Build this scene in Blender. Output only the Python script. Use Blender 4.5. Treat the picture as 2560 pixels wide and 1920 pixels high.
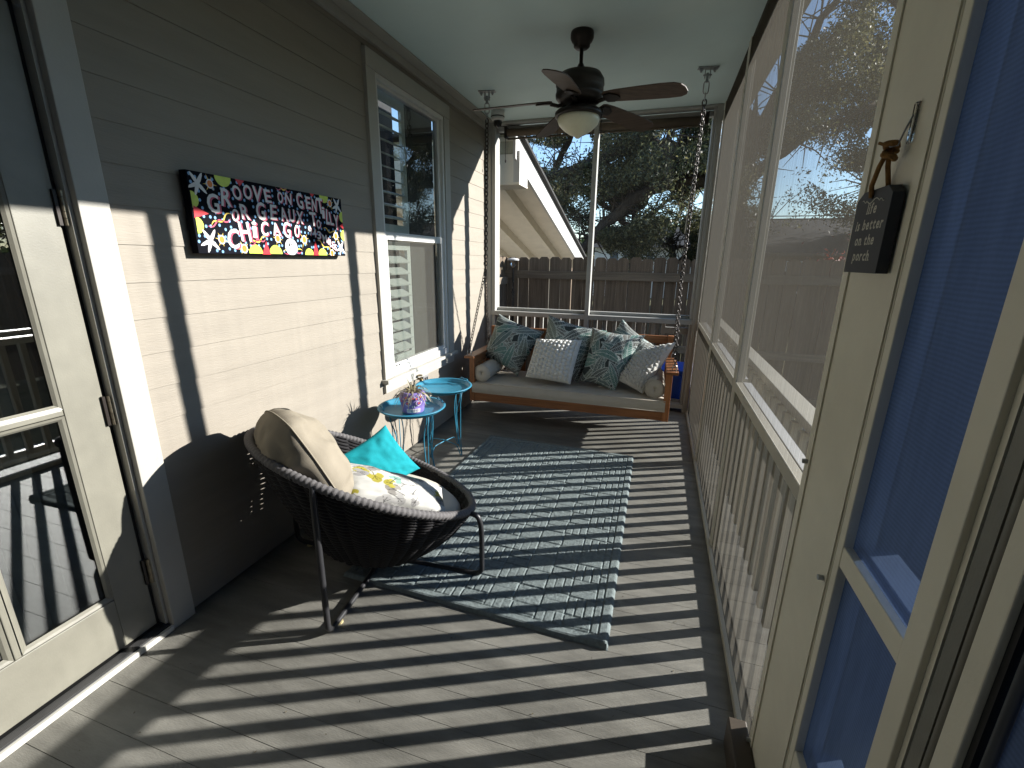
import bpy, bmesh, math, random
import numpy as np
from mathutils import Vector, Matrix, noise
PI = math.pi
rnd = random.Random(7)

# ------------------------------------------------------------------ clear
for o in list(bpy.data.objects):
    bpy.data.objects.remove(o, do_unlink=True)
SC = bpy.context.scene
COL = SC.collection

# ------------------------------------------------------------------ camera
YAW, PITCH, ROLL = 0.3058, -0.27, 0.0128
fw = Vector((-math.sin(YAW) * math.cos(PITCH), math.cos(YAW) * math.cos(PITCH), math.sin(PITCH)))
rt0 = Vector((math.cos(YAW), math.sin(YAW), 0)); up0 = rt0.cross(fw)
rt = math.cos(ROLL) * rt0 + math.sin(ROLL) * up0
up = math.cos(ROLL) * up0 - math.sin(ROLL) * rt0
cd = bpy.data.cameras.new('camera'); cam = bpy.data.objects.new('camera', cd); COL.objects.link(cam)
cam.matrix_world = Matrix(((rt.x, up.x, -fw.x, 0), (rt.y, up.y, -fw.y, 0), (rt.z, up.z, -fw.z, 1.5), (0, 0, 0, 1)))
cd.sensor_fit = 'HORIZONTAL'; cd.sensor_width = 36.0; cd.lens = 36.0 * 1127.4 / 2560.0
cd.clip_start = 0.02; cd.clip_end = 500.0
SC.camera = cam

# ------------------------------------------------------------------ sky, sun, exposure
SUN_TRAVEL = Vector((-1.0, -0.475, -0.455)).normalized()
SUN_EL = math.asin(-SUN_TRAVEL.z); SUN_AZ = math.atan2(-SUN_TRAVEL.x, -SUN_TRAVEL.y)
W = bpy.data.worlds.new('World'); SC.world = W; W.use_nodes = True
wn = W.node_tree.nodes; wl = W.node_tree.links; wn.clear()
sky = wn.new('ShaderNodeTexSky'); sky.sky_type = 'NISHITA'; sky.sun_disc = False
sky.sun_elevation = SUN_EL; sky.sun_rotation = SUN_AZ; sky.air_density = 1.0; sky.dust_density = 0.0; sky.ozone_density = 3.0
bg = wn.new('ShaderNodeBackground'); bg.inputs['Strength'].default_value = 0.095
wo = wn.new('ShaderNodeOutputWorld'); wl.new(sky.outputs[0], bg.inputs[0]); wl.new(bg.outputs[0], wo.inputs[0])
sd = bpy.data.lights.new('sun', 'SUN'); sd.energy = 5.0; sd.angle = math.radians(0.53); sd.color = (1.0, 0.975, 0.925)
sun = bpy.data.objects.new('sun', sd); COL.objects.link(sun)
sun.rotation_euler = SUN_TRAVEL.to_track_quat('-Z', 'Y').to_euler()
SC.view_settings.view_transform = 'Standard'; SC.view_settings.look = 'None'
SC.view_settings.gamma = 1.0; SC.view_settings.use_curve_mapping = False
SC.view_settings.exposure = 1.68
SC.render.engine = 'CYCLES'
SC.cycles.max_bounces = 10; SC.cycles.diffuse_bounces = 5; SC.cycles.glossy_bounces = 4
SC.cycles.transparent_max_bounces = 16; SC.cycles.transmission_bounces = 6

# ------------------------------------------------------------------ materials
MATS = {}
def nt(name):
    m = bpy.data.materials.new(name); m.use_nodes = True
    n = m.node_tree.nodes; n.clear()
    return m, n, m.node_tree.links
def coord(n, l, scale=(1, 1, 1), kind='Object', rot=(0, 0, 0)):
    tc = n.new('ShaderNodeTexCoord'); mp = n.new('ShaderNodeMapping')
    mp.inputs['Scale'].default_value = scale; mp.inputs['Rotation'].default_value = rot
    l.new(tc.outputs[kind], mp.inputs[0]); return mp.outputs[0]
def tex_noise(n, l, vec, scale, detail=4, rough=.55):
    t = n.new('ShaderNodeTexNoise'); t.inputs['Scale'].default_value = scale
    t.inputs['Detail'].default_value = detail; t.inputs['Roughness'].default_value = rough
    l.new(vec, t.inputs['Vector']); return t.outputs['Fac']
def ramp(n, l, fac, stops):
    r = n.new('ShaderNodeValToRGB'); e = r.color_ramp.elements
    while len(e) < len(stops): e.new(0.5)
    for el, (p, c) in zip(e, stops):
        el.position = p; el.color = (*c, 1) if len(c) == 3 else c
    l.new(fac, r.inputs[0]); return r.outputs[0]
def mat(name, col, rough=.6, var=.12, scale=8, bump=0.0, bscale=60, spec=.4, metal=0, stretch=(1, 1, 1), coat=0, stain=0.0, kind='Object', sheen=0):
    if name in MATS: return MATS[name]
    m, n, l = nt(name)
    p = n.new('ShaderNodeBsdfPrincipled'); o = n.new('ShaderNodeOutputMaterial'); l.new(p.outputs[0], o.inputs[0])
    v = coord(n, l, stretch, kind)
    f = tex_noise(n, l, v, scale, 5)
    a = tuple(max(0, c * (1 - var)) for c in col); b = tuple(min(1, c * (1 + var)) for c in col)
    c = ramp(n, l, f, [(.3, a), (.7, b)])
    if stain > 0:
        f2 = tex_noise(n, l, v, scale * .35, 6, .7)
        k = ramp(n, l, f2, [(.38, (1 - stain,) * 3), (.62, (1, 1, 1))])
        mx = n.new('ShaderNodeMix'); mx.data_type = 'RGBA'; mx.blend_type = 'MULTIPLY'; mx.inputs[0].default_value = 1
        l.new(c, mx.inputs[6]); l.new(k, mx.inputs[7]); c = mx.outputs[2]
    l.new(c, p.inputs['Base Color'])
    p.inputs['Roughness'].default_value = rough; p.inputs['Metallic'].default_value = metal
    p.inputs['Specular IOR Level'].default_value = spec
    if coat: p.inputs['Coat Weight'].default_value = coat
    if sheen: p.inputs['Sheen Weight'].default_value = sheen
    if bump:
        f3 = tex_noise(n, l, v, bscale, 4, .6)
        bm_ = n.new('ShaderNodeBump'); bm_.inputs['Strength'].default_value = bump; bm_.inputs['Distance'].default_value = .004
        l.new(f3, bm_.inputs['Height']); l.new(bm_.outputs[0], p.inputs['Normal'])
    MATS[name] = m; return m
def wood(name, dark, light, axis=0, rough=.55, grain=14, bump=.25):
    m, n, l = nt(name)
    p = n.new('ShaderNodeBsdfPrincipled'); o = n.new('ShaderNodeOutputMaterial'); l.new(p.outputs[0], o.inputs[0])
    s = [grain * 5] * 3; s[axis] = grain * .25
    v = coord(n, l, tuple(s))
    oi = n.new('ShaderNodeObjectInfo')
    ad = n.new('ShaderNodeVectorMath'); ad.operation = 'ADD'; l.new(v, ad.inputs[0])
    mu = n.new('ShaderNodeVectorMath'); mu.operation = 'SCALE'; mu.inputs[0].default_value = (31, 17, 23); l.new(oi.outputs['Random'], mu.inputs['Scale'])
    l.new(mu.outputs[0], ad.inputs[1])
    f = tex_noise(n, l, ad.outputs[0], .8, 6, .65)
    c = ramp(n, l, f, [(.28, dark), (.5, tuple((a + b) / 2 for a, b in zip(dark, light))), (.72, light)])
    hv = n.new('ShaderNodeHueSaturation'); l.new(c, hv.inputs['Color'])
    mr = n.new('ShaderNodeMapRange'); mr.inputs['To Min'].default_value = .8; mr.inputs['To Max'].default_value = 1.2
    l.new(oi.outputs['Random'], mr.inputs[0]); l.new(mr.outputs[0], hv.inputs['Value'])
    l.new(hv.outputs[0], p.inputs['Base Color']); p.inputs['Roughness'].default_value = rough
    p.inputs['Specular IOR Level'].default_value = .3
    b = n.new('ShaderNodeBump'); b.inputs['Strength'].default_value = bump; b.inputs['Distance'].default_value = .003
    l.new(f, b.inputs['Height']); l.new(b.outputs[0], p.inputs['Normal'])
    MATS[name] = m; return m
def meshmat(name, col, trans_col, opaque, grazing, streak=.2, transl=.5, stretch=(160, 160, 1.2), tint=(1, 1, 1), weave=0):
    """woven insect screen: part open, part thread"""
    m, n, l = nt(name)
    o = n.new('ShaderNodeOutputMaterial')
    tr = n.new('ShaderNodeBsdfTransparent'); tr.inputs[0].default_value = (*tint, 1); df = n.new('ShaderNodeBsdfDiffuse'); tl = n.new('ShaderNodeBsdfTranslucent')
    df.inputs[0].default_value = (*col, 1); tl.inputs[0].default_value = (*trans_col, 1)
    m1 = n.new('ShaderNodeMixShader'); m1.inputs[0].default_value = transl
    l.new(df.outputs[0], m1.inputs[1]); l.new(tl.outputs[0], m1.inputs[2])
    lw = n.new('ShaderNodeLayerWeight'); lw.inputs['Blend'].default_value = .5
    v = coord(n, l, stretch); f = tex_noise(n, l, v, 1.0, 4, .7)
    pw = n.new('ShaderNodeMath'); pw.operation = 'POWER'; pw.inputs[1].default_value = 3.2; l.new(lw.outputs['Facing'], pw.inputs[0])
    mg = n.new('ShaderNodeMath'); mg.operation = 'MULTIPLY_ADD'; mg.inputs[1].default_value = grazing; mg.inputs[2].default_value = opaque
    l.new(pw.outputs[0], mg.inputs[0])
    ms = n.new('ShaderNodeMath'); ms.operation = 'MULTIPLY_ADD'; ms.inputs[1].default_value = streak; ms.inputs[2].default_value = -streak * .5
    l.new(f, ms.inputs[0])
    ad = n.new('ShaderNodeMath'); ad.operation = 'ADD'; ad.use_clamp = True; l.new(mg.outputs[0], ad.inputs[0]); l.new(ms.outputs[0], ad.inputs[1])
    if weave:
        wv_ = n.new('ShaderNodeTexWave'); wv_.wave_type = 'BANDS'; wv_.bands_direction = 'Z'; wv_.inputs['Scale'].default_value = 42; wv_.inputs['Distortion'].default_value = 2.5; wv_.inputs['Detail'].default_value = 2; wv_.inputs['Detail Scale'].default_value = .6
        tcx = n.new('ShaderNodeTexCoord'); l.new(tcx.outputs['Object'], wv_.inputs['Vector'])
        f9 = tex_noise(n, l, coord(n, l, (1, 9, 1.5)), 2.2, 5, .65)
        mm_ = n.new('ShaderNodeMath'); mm_.operation = 'MULTIPLY_ADD'; mm_.inputs[1].default_value = .22; l.new(wv_.outputs['Fac'], mm_.inputs[0]); l.new(f9, mm_.inputs[2])
        cc = ramp(n, l, mm_.outputs[0], [(.3, tuple(c * .72 for c in col)), (.85, tuple(min(1, c * 1.28) for c in col))]); l.new(cc, df.inputs[0])
    m2 = n.new('ShaderNodeMixShader'); l.new(ad.outputs[0], m2.inputs[0]); l.new(tr.outputs[0], m2.inputs[1]); l.new(m1.outputs[0], m2.inputs[2])
    l.new(m2.outputs[0], o.inputs[0]); MATS[name] = m; return m
def glassmat(name, refl, tint=(1, 1, 1), ior=1.5, rough=.01):
    m, n, l = nt(name); o = n.new('ShaderNodeOutputMaterial')
    tr = n.new('ShaderNodeBsdfTransparent'); tr.inputs[0].default_value = (*tint, 1)
    gl = n.new('ShaderNodeBsdfGlossy'); gl.inputs['Roughness'].default_value = rough
    fr = n.new('ShaderNodeFresnel'); fr.inputs[0].default_value = ior
    a = n.new('ShaderNodeMath'); a.operation = 'MULTIPLY_ADD'; a.inputs[1].default_value = 1.0; a.inputs[2].default_value = refl; a.use_clamp = True
    l.new(fr.outputs[0], a.inputs[0])
    mx = n.new('ShaderNodeMixShader'); l.new(a.outputs[0], mx.inputs[0]); l.new(tr.outputs[0], mx.inputs[1]); l.new(gl.outputs[0], mx.inputs[2])
    l.new(mx.outputs[0], o.inputs[0]); MATS[name] = m; return m
def attrmat(name, rough=.85, bump=.15, bscale=500):
    """fabric / paint whose printed colours are stored on the mesh"""
    m, n, l = nt(name)
    p = n.new('ShaderNodeBsdfPrincipled'); o = n.new('ShaderNodeOutputMaterial'); l.new(p.outputs[0], o.inputs[0])
    at = n.new('ShaderNodeAttribute'); at.attribute_name = 'print'; l.new(at.outputs['Color'], p.inputs['Base Color'])
    p.inputs['Roughness'].default_value = rough; p.inputs['Specular IOR Level'].default_value = .2
    f = tex_noise(n, l, coord(n, l), bscale, 2)
    b = n.new('ShaderNodeBump'); b.inputs['Strength'].default_value = bump; b.inputs['Distance'].default_value = .002
    l.new(f, b.inputs['Height']); l.new(b.outputs[0], p.inputs['Normal']); MATS[name] = m; return m
def leafmat(name, cols, transl=.35):
    m, n, l = nt(name); o = n.new('ShaderNodeOutputMaterial')
    v = coord(n, l); f = tex_noise(n, l, v, 1.3, 3)
    g = n.new('ShaderNodeNewGeometry')
    ad = n.new('ShaderNodeMath'); ad.operation = 'MULTIPLY_ADD'; ad.inputs[1].default_value = .55; l.new(g.outputs['Random Per Island'], ad.inputs[0])
    sc = n.new('ShaderNodeMath'); sc.operation = 'MULTIPLY'; sc.inputs[1].default_value = .5; l.new(f, sc.inputs[0]); l.new(sc.outputs[0], ad.inputs[2])
    c = ramp(n, l, ad.outputs[0], [(.15, cols[0]), (.5, cols[1]), (.8, cols[2])])
    d = n.new('ShaderNodeBsdfPrincipled'); d.inputs['Roughness'].default_value = .5; l.new(c, d.inputs['Base Color'])
    t = n.new('ShaderNodeBsdfTranslucent'); l.new(c, t.inputs[0])
    mx = n.new('ShaderNodeMixShader'); mx.inputs[0].default_value = transl; l.new(d.outputs[0], mx.inputs[1]); l.new(t.outputs[0], mx.inputs[2])
    l.new(mx.outputs[0], o.inputs[0]); MATS[name] = m; return m

SIDING = mat('siding_paint', (.258, .229, .188), .6, .05, 5, .35, 70, .3, stretch=(1, .35, 3), stain=.07)
TRIM = mat('trim_paint', (.37, .355, .315), .5, .05, 6, .12, 120)
TRIMW = mat('screen_frame_paint', (.46, .43, .35), .45, .05, 5, .08, 150, .4, stain=.08)
WHITE = mat('white_vinyl', (.58, .575, .55), .35, .04, 9)
SHADEBR = mat('brown_shade_cloth', (.10, .075, .052), .8, .15, 6)
CEIL = mat('ceiling_paint_pale_blue', (.60, .73, .72), .6, .03, 3, .05, 40)
FLOORM = mat('deck_paint_grey', (.19, .183, .160), .55, .16, 7, .35, 120, .3, stretch=(.5, 2, 1), stain=.34)
DOORP = mat('door_paint', (.185, .177, .143), .42, .06, 12, .12, 200, .45, stain=.1)
BLACKM = mat('dark_bronze_metal', (.022, .017, .014), .42, .2, 8, metal=.3)
STEELG = mat('galvanised_steel', (.35, .36, .37), .38, .2, 30, metal=.85)
HINGE = mat('aged_brass_hinge', (.30, .26, .19), .35, .3, 40, metal=.8)
RUBBER = mat('black_rubber', (.012, .012, .012), .7)
DARKROOM = mat('dark_interior', (.02, .02, .022), .9)
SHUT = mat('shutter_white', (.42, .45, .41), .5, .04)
GLASSD = glassmat('door_glass', .15, (.6, .65, .65))
GLASSW = glassmat('window_glass', .06, (.95, .98, .96))
TEAKD = wood('swing_teak', (.17, .065, .025), (.33, .14, .055), 0, .45, 12)
TEAKY = wood('swing_teak_arm', (.17, .065, .025), (.33, .14, .055), 1, .45, 12)
TEAKZ = wood('swing_teak_post', (.17, .065, .025), (.33, .14, .055), 2, .45, 12)
FENCEW = wood('weathered_fence', (.065, .046, .031), (.17, .128, .09), 2, .85, 9, .5)
FENCER = wood('weathered_rail', (.10, .078, .055), (.21, .17, .125), 0, .85, 9, .5)
BLADEW = wood('fan_blade_wood', (.045, .03, .022), (.115, .08, .058), 0, .5, 16, .2)
CHAINM = mat('chain_metal', (.055, .046, .04), .42, .35, 60, metal=.5)
CREAM = mat('cream_canvas', (.42, .385, .325), .9, .05, 10, .25, 500, .15)
TAUPE = mat('tan_canvas', (.235, .205, .158), .9, .06, 10, .25, 500, .15)
TEALF = mat('turquoise_cloth', (.008, .23, .265), .85, .05, 12, .25, 500, .15)
KNIT = mat('white_knit', (.60, .59, .55), 1.0, .06, 60, .3, 400, .0)
BLUET = mat('turquoise_enamel', (.03, .19, .29), .42, .05, 10, spec=.3)
ROPE = mat('charcoal_rope', (.017, .016, .017), .8, .25, 120, .3, 700, .2)
ROPEG = mat('grey_rope', (.10, .094, .094), .75, .2, 120, .3, 700)
CHFRAME = mat('charcoal_tube', (.028, .028, .03), .4, .1, 20, metal=.2)
PRINT = attrmat('printed_cloth')
RUGM = mat('rug_slate_green', (.155, .182, .182), .95, .2, 55, .5, 600, .1)
PURPLE = mat('purple_glaze', (.20, .155, .40), .3, .2, 14)
SCREEN = meshmat('insect_mesh_grey', (.075, .068, .057), (.060, .055, .046), .24, .95, .46, .42)
SCREENB = meshmat('insect_mesh_far', (.05, .05, .05), (.06, .06, .06), .10, .15, .05, .4)
SCREENBL = meshmat('skylight_tinted_mesh', (.085, .122, .218), (.02, .03, .06), .90, .05, .06, .03, (300, 300, 9), (.3, .45, .9), 1)  # blue skylight on this mesh is put into its colour and tint
SCREENW = meshmat('window_mesh', (.13, .125, .11), (.06, .06, .06), .36, .2, .05, .2)
GROUNDM = mat('ground_grass_earth', (.10, .095, .05), .95, .45, 2.5, .8, 30, .1)
CONC = mat('concrete_path', (.42, .40, .36), .85, .12, 6, .3, 60)
BARK = mat('oak_bark', (.055, .045, .036), .95, .4, 8, 1.0, 22, .1, stretch=(3, 3, .8))
SHINGLE = mat('dark_shingle', (.028, .027, .026), .9, .25, 30, .4, 80)
HWHITE = mat('white_clapboard', (.72, .72, .70), .6, .04, 5)
BLUEBIN = mat('blue_plastic', (.012, .07, .42), .4, .08, 8)
CHALK = mat('sign_slate', (.03, .033, .04), .6, .12, 25)
TAN = mat('jute_rope', (.24, .125, .035), .9, .3, 90, .6, 300)
INK = mat('sign_cream_ink', (.55, .53, .45), .7)
LAMPGL = mat('cream_glass', (.66, .63, .46), .35, .05, 20, spec=.5)
CLEAR = glassmat('clear_plastic', .12)
BLACKPL = mat('black_plastic', (.012, .012, .013), .25)
SOFFIT = mat('soffit_paint', (.58, .53, .44), .7, .07, 5)
FASCIAW = mat('fascia_white', (.38, .375, .36), .55, .08, 4)
ENDF = mat('end_frame_paint', (.34, .335, .31), .5, .05, 5, .08, 150, .4, stain=.08)
CREAMP = mat('cream_door_paint', (.74, .70, .56), .45, .05, 5, .08, 150, .4, stain=.08)
BROWNB = mat('brown_base_board', (.06, .047, .034), .5, .15, 10)
LAWN = leafmat('hedge_leaf', ((.018, .03, .01), (.05, .075, .02), (.12, .13, .04)))
OAKL = leafmat('oak_leaf', ((.014, .019, .008), (.052, .060, .022), (.19, .175, .08)), .42)
REDL = leafmat('red_leaf', ((.10, .012, .012), (.22, .03, .025), (.30, .07, .04)))
DRYL = leafmat('dry_leaf', ((.10, .085, .04), (.26, .22, .13), (.40, .36, .25)), .2)

# ------------------------------------------------------------------ mesh builder
class MB:
    def __init__(s): s.v = []; s.f = []; s.m = []; s.cur = 0
    def face(s, idx): s.f.append(idx); s.m.append(s.cur)
    def box(s, x0, x1, y0, y1, z0, z1):
        b = len(s.v); s.v += [(x, y, z) for z in (z0, z1) for y in (y0, y1) for x in (x0, x1)]
        for q in ((0, 2, 3, 1), (4, 5, 7, 6), (0, 1, 5, 4), (2, 6, 7, 3), (0, 4, 6, 2), (1, 3, 7, 5)): s.face(tuple(b + i for i in q))
        return s
    def obox(s, c, ax, ay, az):
        c, ax, ay, az = map(Vector, (c, ax, ay, az)); b = len(s.v)
        for k in (-1, 1):
            for j in (-1, 1):
                for i in (-1, 1): s.v.append(tuple(c + i * ax + j * ay + k * az))
        for q in ((0, 2, 3, 1), (4, 5, 7, 6), (0, 1, 5, 4), (2, 6, 7, 3), (0, 4, 6, 2), (1, 3, 7, 5)): s.face(tuple(b + i for i in q))
        return s
    def prism(s, poly, a, b_, axis):
        """polygon (2D) extruded along axis between a and b_"""
        n = len(poly); b = len(s.v)
        for t in (a, b_):
            for p, q in poly:
                s.v.append({0: (t, p, q), 1: (p, t, q), 2: (p, q, t)}[axis])
        s.face(tuple(b + i for i in range(n))[::-1]); s.face(tuple(b + n + i for i in range(n)))
        for i in range(n):
            j = (i + 1) % n; s.face((b + i, b + j, b + n + j, b + n + i))
        return s
    def tube(s, path, r, seg=8, closed=False, cap=True):
        P = [Vector(p) for p in path]; n = len(P); b = len(s.v)
        rr = r if isinstance(r, (list, tuple)) else [r] * n
        nrm = None
        for i in range(n):
            if closed: t = (P[(i + 1) % n] - P[i - 1])
            else: t = P[min(i + 1, n - 1)] - P[max(i - 1, 0)]
            if t.length < 1e-9: t = Vector((0, 0, 1))
            t.normalize()
            if nrm is None:
                a = Vector((0, 0, 1)) if abs(t.z) < .9 else Vector((1, 0, 0))
                nrm = t.cross(a).normalized()
            else:
                nrm = (nrm - t * nrm.dot(t))
                nrm = nrm.normalized() if nrm.length > 1e-6 else t.orthogonal().normalized()
            bi = t.cross(nrm)
            for k in range(seg):
                a = 2 * PI * k / seg
                s.v.append(tuple(P[i] + rr[i] * (math.cos(a) * nrm + math.sin(a) * bi)))
        m = n if closed else n - 1
        for i in range(m):
            i2 = (i + 1) % n
            for k in range(seg):
                k2 = (k + 1) % seg
                s.face((b + i * seg + k, b + i * seg + k2, b + i2 * seg + k2, b + i2 * seg + k))
        if cap and not closed:
            s.face(tuple(b + k for k in range(seg))[::-1]); s.face(tuple(b + (n - 1) * seg + k for k in range(seg)))
        return s
    def lathe(s, prof, c=(0, 0, 0), seg=32):
        b = len(s.v); c = Vector(c)
        for r, z in prof:
            for k in range(seg):
                a = 2 * PI * k / seg; s.v.append((c.x + r * math.cos(a), c.y + r * math.sin(a), c.z + z))
        for i in range(len(prof) - 1):
            for k in range(seg):
                k2 = (k + 1) % seg
                s.face((b + i * seg + k, b + i * seg + k2, b + (i + 1) * seg + k2, b + (i + 1) * seg + k))
        s.face(tuple(b + k for k in range(seg))[::-1]); s.face(tuple(b + (len(prof) - 1) * seg + k for k in range(seg)))
        return s
    def grid(s, fn, nu, nv):
        b = len(s.v)
        for j in range(nv + 1):
            for i in range(nu + 1): s.v.append(tuple(fn(i / nu, j / nv)))
        for j in range(nv):
            for i in range(nu):
                a = b + j * (nu + 1) + i; s.face((a, a + 1, a + nu + 2, a + nu + 1))
        return s
    def poly(s, pts):
        b = len(s.v); s.v += [tuple(p) for p in pts]; s.face(tuple(range(b, b + len(pts)))); return s
    def build(s, name, m, parent=None, smooth=False, bevel=0, kind=None, label=None):
        off = Vector((0, 0, 0)); q = parent
        while q is not None: off += q.location; q = q.parent
        me = bpy.data.meshes.new(name)
        me.from_pydata([(x - off.x, y - off.y, z - off.z) for x, y, z in s.v], [], s.f)
        for mm in (m if isinstance(m, (list, tuple)) else [m]): me.materials.append(mm)
        if any(s.m): me.polygons.foreach_set('material_index', s.m)
        if smooth: me.polygons.foreach_set('use_smooth', [True] * len(s.f))
        me.update()
        o = bpy.data.objects.new(name, me); COL.objects.link(o)
        if parent is not None: o.parent = parent
        if bevel:
            bv = o.modifiers.new('bevel', 'BEVEL'); bv.width = bevel; bv.segments = 2; bv.limit_method = 'ANGLE'; bv.angle_limit = .6
        if kind: o['kind'] = kind
        if label: o['label'] = label
        return o
def box(*a): return MB().box(*a)
def thing(name, label, cat, loc=(0, 0, 0), group=None):
    o = bpy.data.objects.new(name, None); o.empty_display_size = .1; COL.objects.link(o)
    o.location = loc; o['label'] = label; o['category'] = cat
    if group: o['group'] = group
    return o
def tag(o, label, cat, group=None):
    o['label'] = label; o['category'] = cat
    if group: o['group'] = group
    return o
def struct(o): o['kind'] = 'structure'; return o
def clone(o, parent=None, loc=None):
    c = o.copy(); COL.objects.link(c)
    if parent is not None: c.parent = parent
    if loc is not None: c.location = loc
    return c

XL = -1.807      # house wall face
XR = 0.393       # screen wall inner face
YD = 4.714       # end wall inner face
ZC = 2.814       # ceiling
# ------------------------------------------------------------------ letter shapes (built-in font, one evaluation)
GLY = {}
def make_glyphs():
    tmp = []
    jobs = [(c, .02) for c in sorted(set('GROVENTiLYAUXCH943MES'))] + [(c, .025) for c in sorted(set('lifesbtronhpc'))] + [(c, .001) for c in sorted(set('SIMON202'))]
    for c, off in jobs:
        cu = bpy.data.curves.new('g', 'FONT'); cu.body = c; cu.size = 1; cu.offset = off; cu.resolution_u = 3
        o = bpy.data.objects.new('g', cu); COL.objects.link(o); tmp.append((c, off, o))
    dg = bpy.context.evaluated_depsgraph_get(); dg.update()
    for c, off, o in tmp:
        me = o.evaluated_get(dg).to_mesh()
        v = [(p.co.x, p.co.y) for p in me.vertices]; f = [tuple(p.vertices) for p in me.polygons]
        GLY[(c, off)] = (v, f)
    for c, off, o in tmp:
        cu = o.data; bpy.data.objects.remove(o); bpy.data.curves.remove(cu)
make_glyphs()
def glyph_fit(c, off):
    v, f = GLY[(c, off)]
    xs = [p[0] for p in v]; ys = [p[1] for p in v]
    return v, f, min(xs), max(xs), min(ys), max(ys)
# ------------------------------------------------------------------ floor, ceiling, ground
fl = struct(box(XL - .1, .64, -1.8, 4.92, -.10, -.028).build('floor', BROWNB))
PITCHB = .1175
y = -1.79; k = 0; planks = []
while y < 4.88:
    g = .0016 if k % 2 == 0 else .0007
    p = MB().box(XL - .06, .63, y + g / 2, y + PITCHB - g / 2, -.027, rnd.uniform(-.0006, .0))
    p.build('plank', FLOORM, fl, bevel=.0007)
    y += PITCHB; k += 1
struct(box(XL - .12, .50, -1.8, 4.92, ZC, ZC + .12).build('ceiling', CEIL))
gr = MB()
def gz(u, v):
    x = -60 + 130 * u; yy = -30 + 130 * v
    return (x, yy, -.36 + .05 * noise.noise((x * .5, yy * .5, 0)))
gr.grid(gz, 130, 130); struct(gr.build('ground', GROUNDM, smooth=True))
struct(box(1.62, 1.90, -6, 5.6, -.33, -.285).build('path', CONC, bevel=.01))

# ------------------------------------------------------------------ house wall behind the seats
wall = thing('house_wall', 'taupe lap siding house wall along the left of the porch', 'wall', (XL, 1.13, 0))
WY0, WY1, WZ0, WZ1 = 2.678, 3.829, .66, 2.707       # window casing outline
Z0, ZP = .0768, .1324
def board(y0, y1, za, zb):
    m = MB(); m.prism([(XL - .02, za), (XL + .0005, za), (XL - .0038, zb + .012), (XL - .02, zb + .012)], y0, y1, 1)
    # prism axis 1 puts (p, t, q)
    m.build('siding_board', SIDING, wall)
board(1.134, 4.74, .012, Z0)
for k in range(0, 21):
    za, zb = Z0 + ZP * k, Z0 + ZP * (k + 1)
    if zb > 2.76: zb = 2.76
    if za >= 2.75: break
    if zb - .01 < WZ0 - .06 or za > WZ1: board(1.134, 4.74, za, zb)
    else:
        board(1.134, WY0 + .004, za, zb); board(WY1 - .004, 4.74, za, zb)
wm = MB().box(XL - .05, XL - .022, 1.10, WY0 + .07, 0, ZC).box(XL - .05, XL - .022, WY1 - .07, 4.78, 0, ZC)
wm.box(XL - .05, XL - .022, WY0 + .07, WY1 - .07, 0, WZ0 + .02).box(XL - .05, XL - .022, WY0 + .07, WY1 - .07, WZ1 - .08, ZC)
wm.box(XL - .06, XL - .022, -1.8, .1, 0, ZC).box(XL - .06, XL - .022, .1, 1.10, 2.2, ZC)
wm.build('sheathing', SIDING, wall)
box(XL - .02, XL + .024, -1.8, 4.74, 2.752, ZC - .014).build('frieze_board', TRIM, wall, bevel=.002)
box(XL - .02, XL + .10, -1.8, 4.70, ZC - .013, ZC - .001).build('soffit_trim', TRIM, wall, bevel=.002)

# back end of the porch, behind the camera
bw = thing('end_wall', 'pale plain wall closing the porch behind the viewer', 'wall', (-.7, -1.8, 0))
box(XL - .1, .5, -1.9, -1.8, 0, ZC).build('sheathing', TRIM, bw)

# ------------------------------------------------------------------ house window
win = thing('window', 'tall white double hung house window with shutters inside', 'window', (XL, 3.25, .66))
CW = .096
cs = box(XL - .02, XL + .022, WY0, WY0 + CW, WZ0, 2.607).build('casing', TRIM, win, bevel=.002)
box(XL - .02, XL + .022, WY1 - CW, WY1, WZ0, 2.607).build('casing', TRIM, win, bevel=.002)
box(XL - .02, XL + .026, WY0 - .002, WY1 + .002, 2.607, WZ1).build('casing', TRIM, win, bevel=.002)
box(XL - .02, XL + .055, WY0 - .02, WY1 + .02, WZ0 - .025, WZ0 + .002).build('sill', TRIM, win, bevel=.003)
box(XL - .02, XL + .020, WY0, WY1, WZ0 - .10, WZ0 - .025).build('apron', TRIM, win, bevel=.002)
FY0, FY1, FZ0, FZ1 = WY0 + CW, WY1 - CW, WZ0 + .002, 2.607
def frame(y0, y1, z0, z1, wy, wzb, wzt, xa, xb, name, m, par, bev=.002):
    f = MB().box(xa, xb, y0, y0 + wy, z0, z1).box(xa, xb, y1 - wy, y1, z0, z1)
    f.box(xa, xb, y0 + wy, y1 - wy, z0, z0 + wzb).box(xa, xb, y0 + wy, y1 - wy, z1 - wzt, z1)
    return f.build(name, m, par, bevel=bev)
frame(FY0, FY1, FZ0, FZ1, .028, .05, .03, XL - .06, XL + .012, 'frame', WHITE, win)
MZ0, MZ1 = 1.625, 1.672
up_s = frame(FY0 + .028, FY1 - .028, MZ0, FZ1 - .03, .038, MZ1 - MZ0, .02, XL - .052, XL - .012, 'upper_sash', WHITE, win)
MB().poly([(XL - .032, FY0 + .06, MZ1 - .01), (XL - .032, FY1 - .06, MZ1 - .01), (XL - .032, FY1 - .06, FZ1 - .045), (XL - .032, FY0 + .06, FZ1 - .045)]).build('pane', GLASSW, up_s)
lo_s = frame(FY0 + .028, FY1 - .028, FZ0 + .05, MZ1 - .002, .038, .03, .05, XL - .045, XL - .002, 'lower_sash', WHITE, win)
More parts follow.
